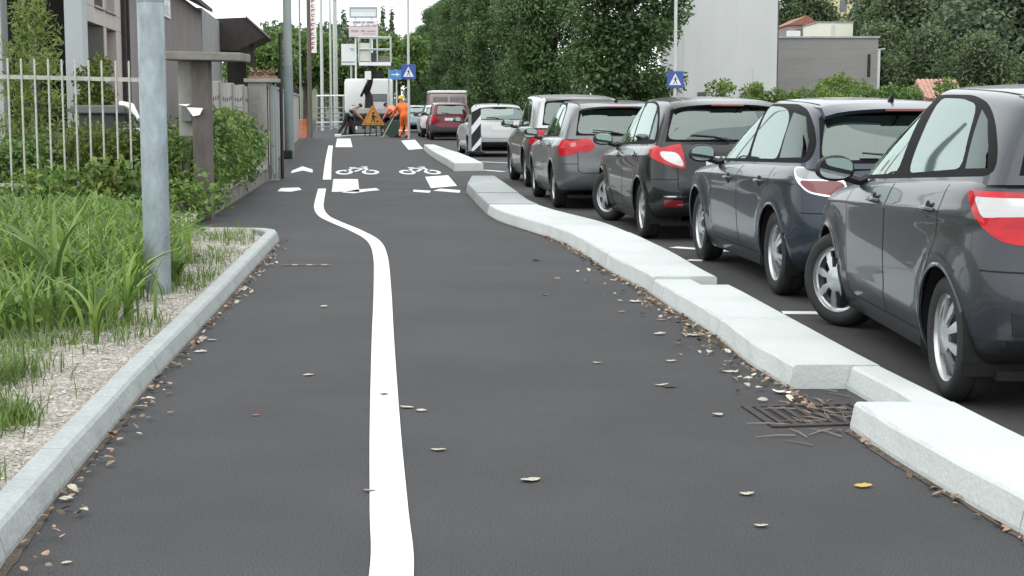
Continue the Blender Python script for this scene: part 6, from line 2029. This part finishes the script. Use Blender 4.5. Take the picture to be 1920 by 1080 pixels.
# tall grass in separate clumps
q = random.Random(3)
tall_c = []
for _ in range(520):
    y = q.uniform(8.3, 15.2)
    x = q.uniform(-5.4, -1.9)
    edge = {8: -2.35, 9: -2.30, 10: -2.38, 11: -2.52, 12: -2.68, 13: -2.88, 14: -3.15, 15: -3.3}[int(y)]
    if x < edge - .02 + q.uniform(-.15, 0): tall_c.append((x, y))
clumps = tall_c[:175]
P_ = tuft_pts(clumps, 44, .085)
n = len(P_)
hgt = nr_.uniform(.20, .58, n) * np.where(P_[:, 1] < 10.2, .85, 1.0)
V, F = blades(P_, hgt, nr_.uniform(.010, .040, n), nr_.uniform(.25, 1.0, n) * hgt, 6)
setp(link('tall_grass', np_mesh('tall_grass', V, F, blade_m, True)), kind='stuff')
bw = tuft_pts(tall_c[:150:2], 34, .12)
bw[:, 2] += nr_.uniform(.02, .40, len(bw)) * nr_.uniform(.3, 1, len(bw))
V, F = leaf_cloud(bw, .085, up=1.0, ratio=.5)
setp(link('broad_leaf_weeds', np_mesh('broad_leaf_weeds', V, F, leaf_lt)), kind='stuff')
# a few broad leaved weeds that stand out
def weed(label, x, y, h, nl, wd, m_, lean=(0, 0)):
    t = thing('weed', label, 'weed', (x, y, verge_z(x, y)))
    pts = np.array([(rnd.uniform(-.03, .03), rnd.uniform(-.03, .03), h * .25 * rnd.random()) for _ in range(nl)])
    hh = nr_.uniform(.55, 1.0, nl) * h
    V, F = blades(pts, hh, nr_.uniform(.7, 1.1, nl) * wd, nr_.uniform(.4, 1.0, nl) * hh, 6)
    link('leaf', np_mesh('leaf', V, F, m_, True), t)
    mb = MB(); mb.tube([(0, 0, -.03), (lean[0] * .5, lean[1] * .5, h * .5), (lean[0], lean[1], h * .8)], [.010, .008, .003], 6)
    link('stem', mb.mesh('stem', blade_m, True), t)
def wp(px, py): v = at(px, py, .14); return v.x, v.y
x, y = wp(100, 560); weed('tallest upright weed with one broad bright green leaf on the verge', x, y, 1.0, 8, .06, blade_s)
x, y = wp(235, 590); weed('arching broad bladed weed beside the galvanised post', x, y, .56, 9, .03, blade_m)
x, y = wp(60, 630); weed('drooping broad bladed weed at the near edge of the tall grass', x, y, .46, 9, .03, blade_m)
x, y = wp(180, 620); weed('spreading broad bladed weed over the gravel in front of the tall grass', x, y, .42, 9, .028, blade_m)
x, y = wp(330, 520); weed('small leafy weed right of the foot of the galvanised post', x, y, .30, 16, .040, blade_s)
# clover-like low leaves near the fence foot and post
lowp = ground_pts(5200, lambda: (lambda x, y: (x, y, verge_z(x, y) + rnd.uniform(0, .20)) if (x < -3.05 - .12 * max(0, y - 15) and (y < 16.3 or x < -4.1 )) else None)(rnd.uniform(-6.5, -2.6), rnd.uniform(12.0, 18.6)))
V, F = leaf_cloud(lowp, .075, up=1.2)
setp(link('ground_cover', np_mesh('ground_cover', V, F, leaf_gr)), kind='stuff')
# short grass patches
patches = [(wp(-5, 690), .11, 700), (wp(0, 760), .07, 380), (wp(-20, 770), .10, 260), (wp(5, 890), .05, 260), (wp(345, 520), .16, 300), (wp(270, 600), .16, 260), (wp(330, 480), .25, 400), (wp(430, 437), .28, 420), (wp(130, 625), .10, 120), (wp(0, 650), .16, 420), (wp(-160, 760), .2, 500), (wp(380, 470), .2, 160), (wp(395, 505), .10, 90)]
pts = []
for (c, s_, n_) in patches:
    for _ in range(n_):
        x, y = rnd.gauss(c[0], s_), rnd.gauss(c[1], s_ * 1.6)
        ex = x_on(LIN, min(max(y, 3.3), 15.5)) - .17
        if x < ex and y < 16.2: pts.append((x, y, verge_z(x, y) - .01))
pts = np.array(pts); n = len(pts)
hh = nr_.uniform(.05, .17, n)
V, F = blades(pts, hh, nr_.uniform(.005, .011, n), nr_.uniform(.2, .7, n) * hh, 3)
setp(link('short_grass', np_mesh('short_grass', V, F, blade_s, True)), kind='stuff')
# gravel on the verge
def pebbles(pts, size):
    n = len(pts)
    base = np.array([(1, 0, 0), (-1, 0, 0), (0, 1, 0), (0, -1, 0), (0, 0, .7), (0, 0, -.7)], float)
    f = np.array([(0, 2, 4), (2, 1, 4), (1, 3, 4), (3, 0, 4), (2, 0, 5), (1, 2, 5), (3, 1, 5), (0, 3, 5)])
    a = nr_.uniform(0, 6.28, n)
    sc_ = size[:, None] * nr_.uniform(.5, 1.2, (n, 3))
    V = base[None] * sc_[:, None, :] + nr_.normal(0, .12, (n, 6, 3)) * size[:, None, None]
    c, s_ = np.cos(a)[:, None], np.sin(a)[:, None]
    V = np.stack([V[..., 0] * c - V[..., 1] * s_, V[..., 0] * s_ + V[..., 1] * c, V[..., 2]], -1) + pts[:, None, :]
    F = f[None] + (np.arange(n) * 6)[:, None, None]
    return V.reshape(-1, 3), F.reshape(-1, 3)
def gp_():
    y = rnd.uniform(3.6, 16.0)
    ex = x_on(LIN, min(max(y, 3.3), 15.5)) - .14 - max(0, y - 15.5) * .3
    x = ex - abs(rnd.gauss(0, .42))
    return (x, y, verge_z(x, y) + .002)
pts = ground_pts(11000, gp_)
V, F = pebbles(pts, nr_.uniform(.004, .012, len(pts)) * (1 + (nr_.random(len(pts)) > .96) * 1.2))
setp(link('gravel', np_mesh('gravel', V, F, pebble_m)), kind='stuff')

# ------------------------------------------------------------------ leaf litter, twigs, single leaves
def curl_leaf(pts, size):
    n = len(pts)
    s_ = (size * nr_.uniform(.45, 1.3, n))[:, None]
    nrm = nr_.normal(size=(n, 3)) * .35; nrm[:, 2] += 1; nrm /= np.linalg.norm(nrm, axis=1)[:, None]
    t = np.cross(nrm, nr_.normal(size=(n, 3))); t /= np.linalg.norm(t, axis=1)[:, None]
    b = np.cross(nrm, t)
    curl = nr_.uniform(.02, .30, n)[:, None]
    wd = nr_.uniform(.22, .42, n)[:, None]
    V = []
    for u, w_ in ((0, .05), (.22, .8), (.55, 1.0), (.82, .55), (1.0, .02), (.80, -.6), (.5, -1.0), (.2, -.75)):
        V.append(pts + (t * (u - .5) + b * w_ * wd * nr_.uniform(.75, 1.15, (n, 1)) + nrm * (curl * (abs(w_) + (u - .5) ** 2 * 2))) * s_)
    V = np.stack(V, 1).reshape(-1, 3)
    return V, (np.arange(n) * 8)[:, None] + np.arange(8)[None]
pts = []
for _ in range(260):
    y = 3.4 + 13 * rnd.random() ** 1.3
    x = x_on(LIN, min(y, 15.5)) + .02 + abs(rnd.gauss(0, .05 if y > 8 else .06))
    pts.append((x, y, .012 + .012 * rnd.random()))
for _ in range(330):
    y = 6.9 + 9.5 * rnd.random() ** 1.2
    x = x_on(ALL_IN, y) - .02 - abs(rnd.gauss(0, .09 if 7.5 < y < 11 else .045))
    pts.append((x, y, .012 + .015 * rnd.random()))
for _ in range(60):
    y = rnd.uniform(3.6, 6.5); x = x_on(ALL_IN, y) - .015 - abs(rnd.gauss(0, .03)); pts.append((x, y, .01))
pts = np.array(pts)
V, F = curl_leaf(pts, .036)
setp(link('leaf_litter', np_mesh('leaf_litter', V, F, litter_m)), kind='stuff')
pts = []
for _ in range(70):
    y = 7.0 + 6 * rnd.random() ** 1.4; pts.append((x_on(ALL_IN, y) - .03 - abs(rnd.gauss(0, .12)), y, .014))
for _ in range(40):
    y = 5 + 9 * rnd.random(); pts.append((x_on(LIN, min(y, 15.5)) + .04 + abs(rnd.gauss(0, .05)), y, .014))
V, F = curl_leaf(np.array(pts), .045)
setp(link('pale_leaf_litter', np_mesh('pale_leaf_litter', V, F, pale_leaf)), kind='stuff')
# twigs washed into the drain notch
mb = MB()
for _ in range(34):
    c = Vector((*g2(rnd.gauss(1535, 50), rnd.gauss(782, 20)), .006))
    if c.x > x_on(RK_OUT, c.y) - .1: continue
    a = rnd.gauss(2.3, .9); l = rnd.uniform(.04, .20)
    d = Vector((math.cos(a), math.sin(a), 0)) * l
    mb.tube([c - d * .5, c + Vector((rnd.uniform(-.01, .01), rnd.uniform(-.01, .01), .003)), c + d * .5], [.0035, .003, .0015], 5)
setp(link('twig_litter', mb.mesh('twig_litter', twig_m)), kind='stuff')
# single leaves one can point to
yl = mat('yellow_leaf', (.45, .34, .06), .7, var=.2, scale=30)
bl2 = mat('blackened_leaf', (.03, .03, .028), .7)
rd2 = mat('reddish_leaf', (.32, .11, .09), .7)
leaves = [(607, 575, .055, pale_leaf, 'pale leaf left of the white line, level with the foot of the tall grass'), (578, 703, .060, pale_leaf, 'pale leaf lying between the left kerb and the white line, alone'), (376, 660, .075, pale_leaf, 'cream leaf just off the left kerb beside its stone joint'),
          (398, 638, .06, pale_leaf, 'pale leaf close to the left kerb just beyond the cream one'), (480, 778, .04, rd2, 'small reddish leaf left of the white line'), (763, 764, .07, pale_leaf, 'long pale leaf touching the right edge of the white line'), (790, 770, .05, pale_leaf, 'small pale leaf next to the one touching the white line'),
          (720, 740, .05, bl2, 'small dark leaf lying on the white line'), (822, 843, .065, pale_leaf, 'curled pale leaf right of the white line in the foreground'), (693, 920, .05, yl, 'yellow leaf on the left edge of the white line'), (995, 900, .085, pale_leaf, 'large curled pale leaf in the middle of the right lane foreground'),
          (1120, 680, .055, pale_leaf, 'small pale leaf alone in the middle of the right lane'), (1240, 722, .075, pale_leaf, 'pale leaf touching a dark one in the right lane'), (1256, 725, .075, bl2, 'dark curled leaf touching a pale one in the right lane'), (1400, 926, .055, pale_leaf, 'pale leaf in the right foreground, left of the yellow leaf'),
          (1427, 986, .05, pale_leaf, 'pale leaf nearest the viewer in the right lane'), (1618, 912, .07, yl, 'yellow brown leaf in the right foreground near the kerb'), (1023, 553, .05, pale_leaf, 'small pale leaf in the lane level with the nearest car front wheel'), (1237, 627, .08, pale_leaf, 'flat pale leaf beside the large leaf cluster at the right kerb'),
          (1258, 677, .06, pale_leaf, 'pale leaf in the lane straight left of the drain notch corner'), (1345, 778, .06, pale_leaf, 'yellowish pale leaf left of the twigs at the drain notch'), (1468, 737, .11, mat('white_paper', (.85, .85, .84), .7), 'white scrap lying at the corner of the drain notch'), (1368, 697, .09, pale_leaf, 'broad pale leaf near the kerb before the drain notch'),
          (1297, 628, .14, pale_leaf, 'largest star shaped pale leaf by the right kerb'), (1240, 600, .07, litter_m, 'brownish leaf in the lane above the flat pale one'), (1006, 488, .09, pale_leaf, 'pale leaf far up the lane where the kerb bends'), (1192, 566, .11, pale_leaf, 'bright pale leaf at the kerb foot beyond the star shaped leaf'),
          (1165, 585, .06, litter_m, 'dull brown leaf in the lane beside the kerb bend'), (1045, 522, .06, yl, 'olive leaf in the lane near the kerb bend'), (125, 1056, .035, pale_leaf, 'tiny pale leaf near the left kerb in the foreground')]
for (px, py, s_, m_, lb) in leaves:
    c = at(px, py, .004)
    a = rnd.uniform(-.5, .5) + (math.pi if rnd.random() < .5 else 0)
    n = 9
    bm = bmesh.new()
    L_, R_ = [], []
    star = 'star' in lb
    spine = []
    wl1, wr1, cu_, f1, f2 = rnd.uniform(.6, 1.2), rnd.uniform(.6, 1.2), rnd.uniform(.01, .10), rnd.uniform(-.05, .35), rnd.uniform(-.05, .25)
    for k in range(n):
        u = k / (n - 1)
        wv = .34 * max(0, math.sin(math.pi * u)) ** .7 * (1 + (.5 * math.cos(u * 18) if star else .16 * math.cos(u * 21 + a * 5))) * wl1
        zc_ = cu_ * (u - .4) ** 2 * 4 + .012 * math.cos(u * 9 + a * 3)
        spine.append(bm.verts.new(((u - .5) * s_, 0, zc_ * s_)))
        L_.append(bm.verts.new(((u - .5) * s_, wv * s_, (zc_ + wv * f1) * s_))); R_.append(bm.verts.new(((u - .5) * s_, -wv * wr1 / wl1 * s_, (zc_ + wv * f2) * s_)))
    for k in range(n - 1):
        bm.faces.new((spine[k], spine[k + 1], L_[k + 1], L_[k])); bm.faces.new((R_[k], R_[k + 1], spine[k + 1], spine[k]))
    me = bpy.data.meshes.new('fallen_leaf'); bm.to_mesh(me); bm.free()
    me.materials.append(m_)
    me.polygons.foreach_set('use_smooth', [True] * len(me.polygons))
    o = link('paper_scrap' if 'scrap' in lb else 'fallen_leaf', me, None, (c.x, c.y, .006), (0, 0, a))
    setp(o, lb, 'paper' if 'scrap' in lb else 'leaf', None if 'scrap' in lb else 'single leaves on the path')
# gutter dirt gathered along the kerb feet
def dirt_strip(line, y0, y1, side, w0):
    vs, fs = [], []
    n = int((y1 - y0) / .05)
    wv = w0
    for k in range(n + 1):
        y = lerp(y0, y1, k / n)
        wv = min(w0 * 2.2, max(w0 * .15, wv + rnd.uniform(-.35, .35) * w0))
        x = x_on(line, y)
        vs += [(x - side * .004, y, .0035), (x + side * wv, y, .0035)]
        if k: fs.append((2 * k - 2, 2 * k - 1, 2 * k + 1, 2 * k))
    me = bpy.data.meshes.new('gutter_dirt'); me.from_pydata(vs, [], fs)
    me.materials.append(mat('gutter_dirt', (.085, .066, .05), .95, var=.45, scale=14, bump=.6, bscale=90, speck=(120, .4)))
    setp(link('gutter_dirt', me), kind='stuff')
dirt_strip(ALL_IN, 7.6, 20, -1, .035)
dirt_strip(ALL_IN, 4.2, 6.5, -1, .018)
dirt_strip(LIN, 3.6, 15.4, 1, .022)
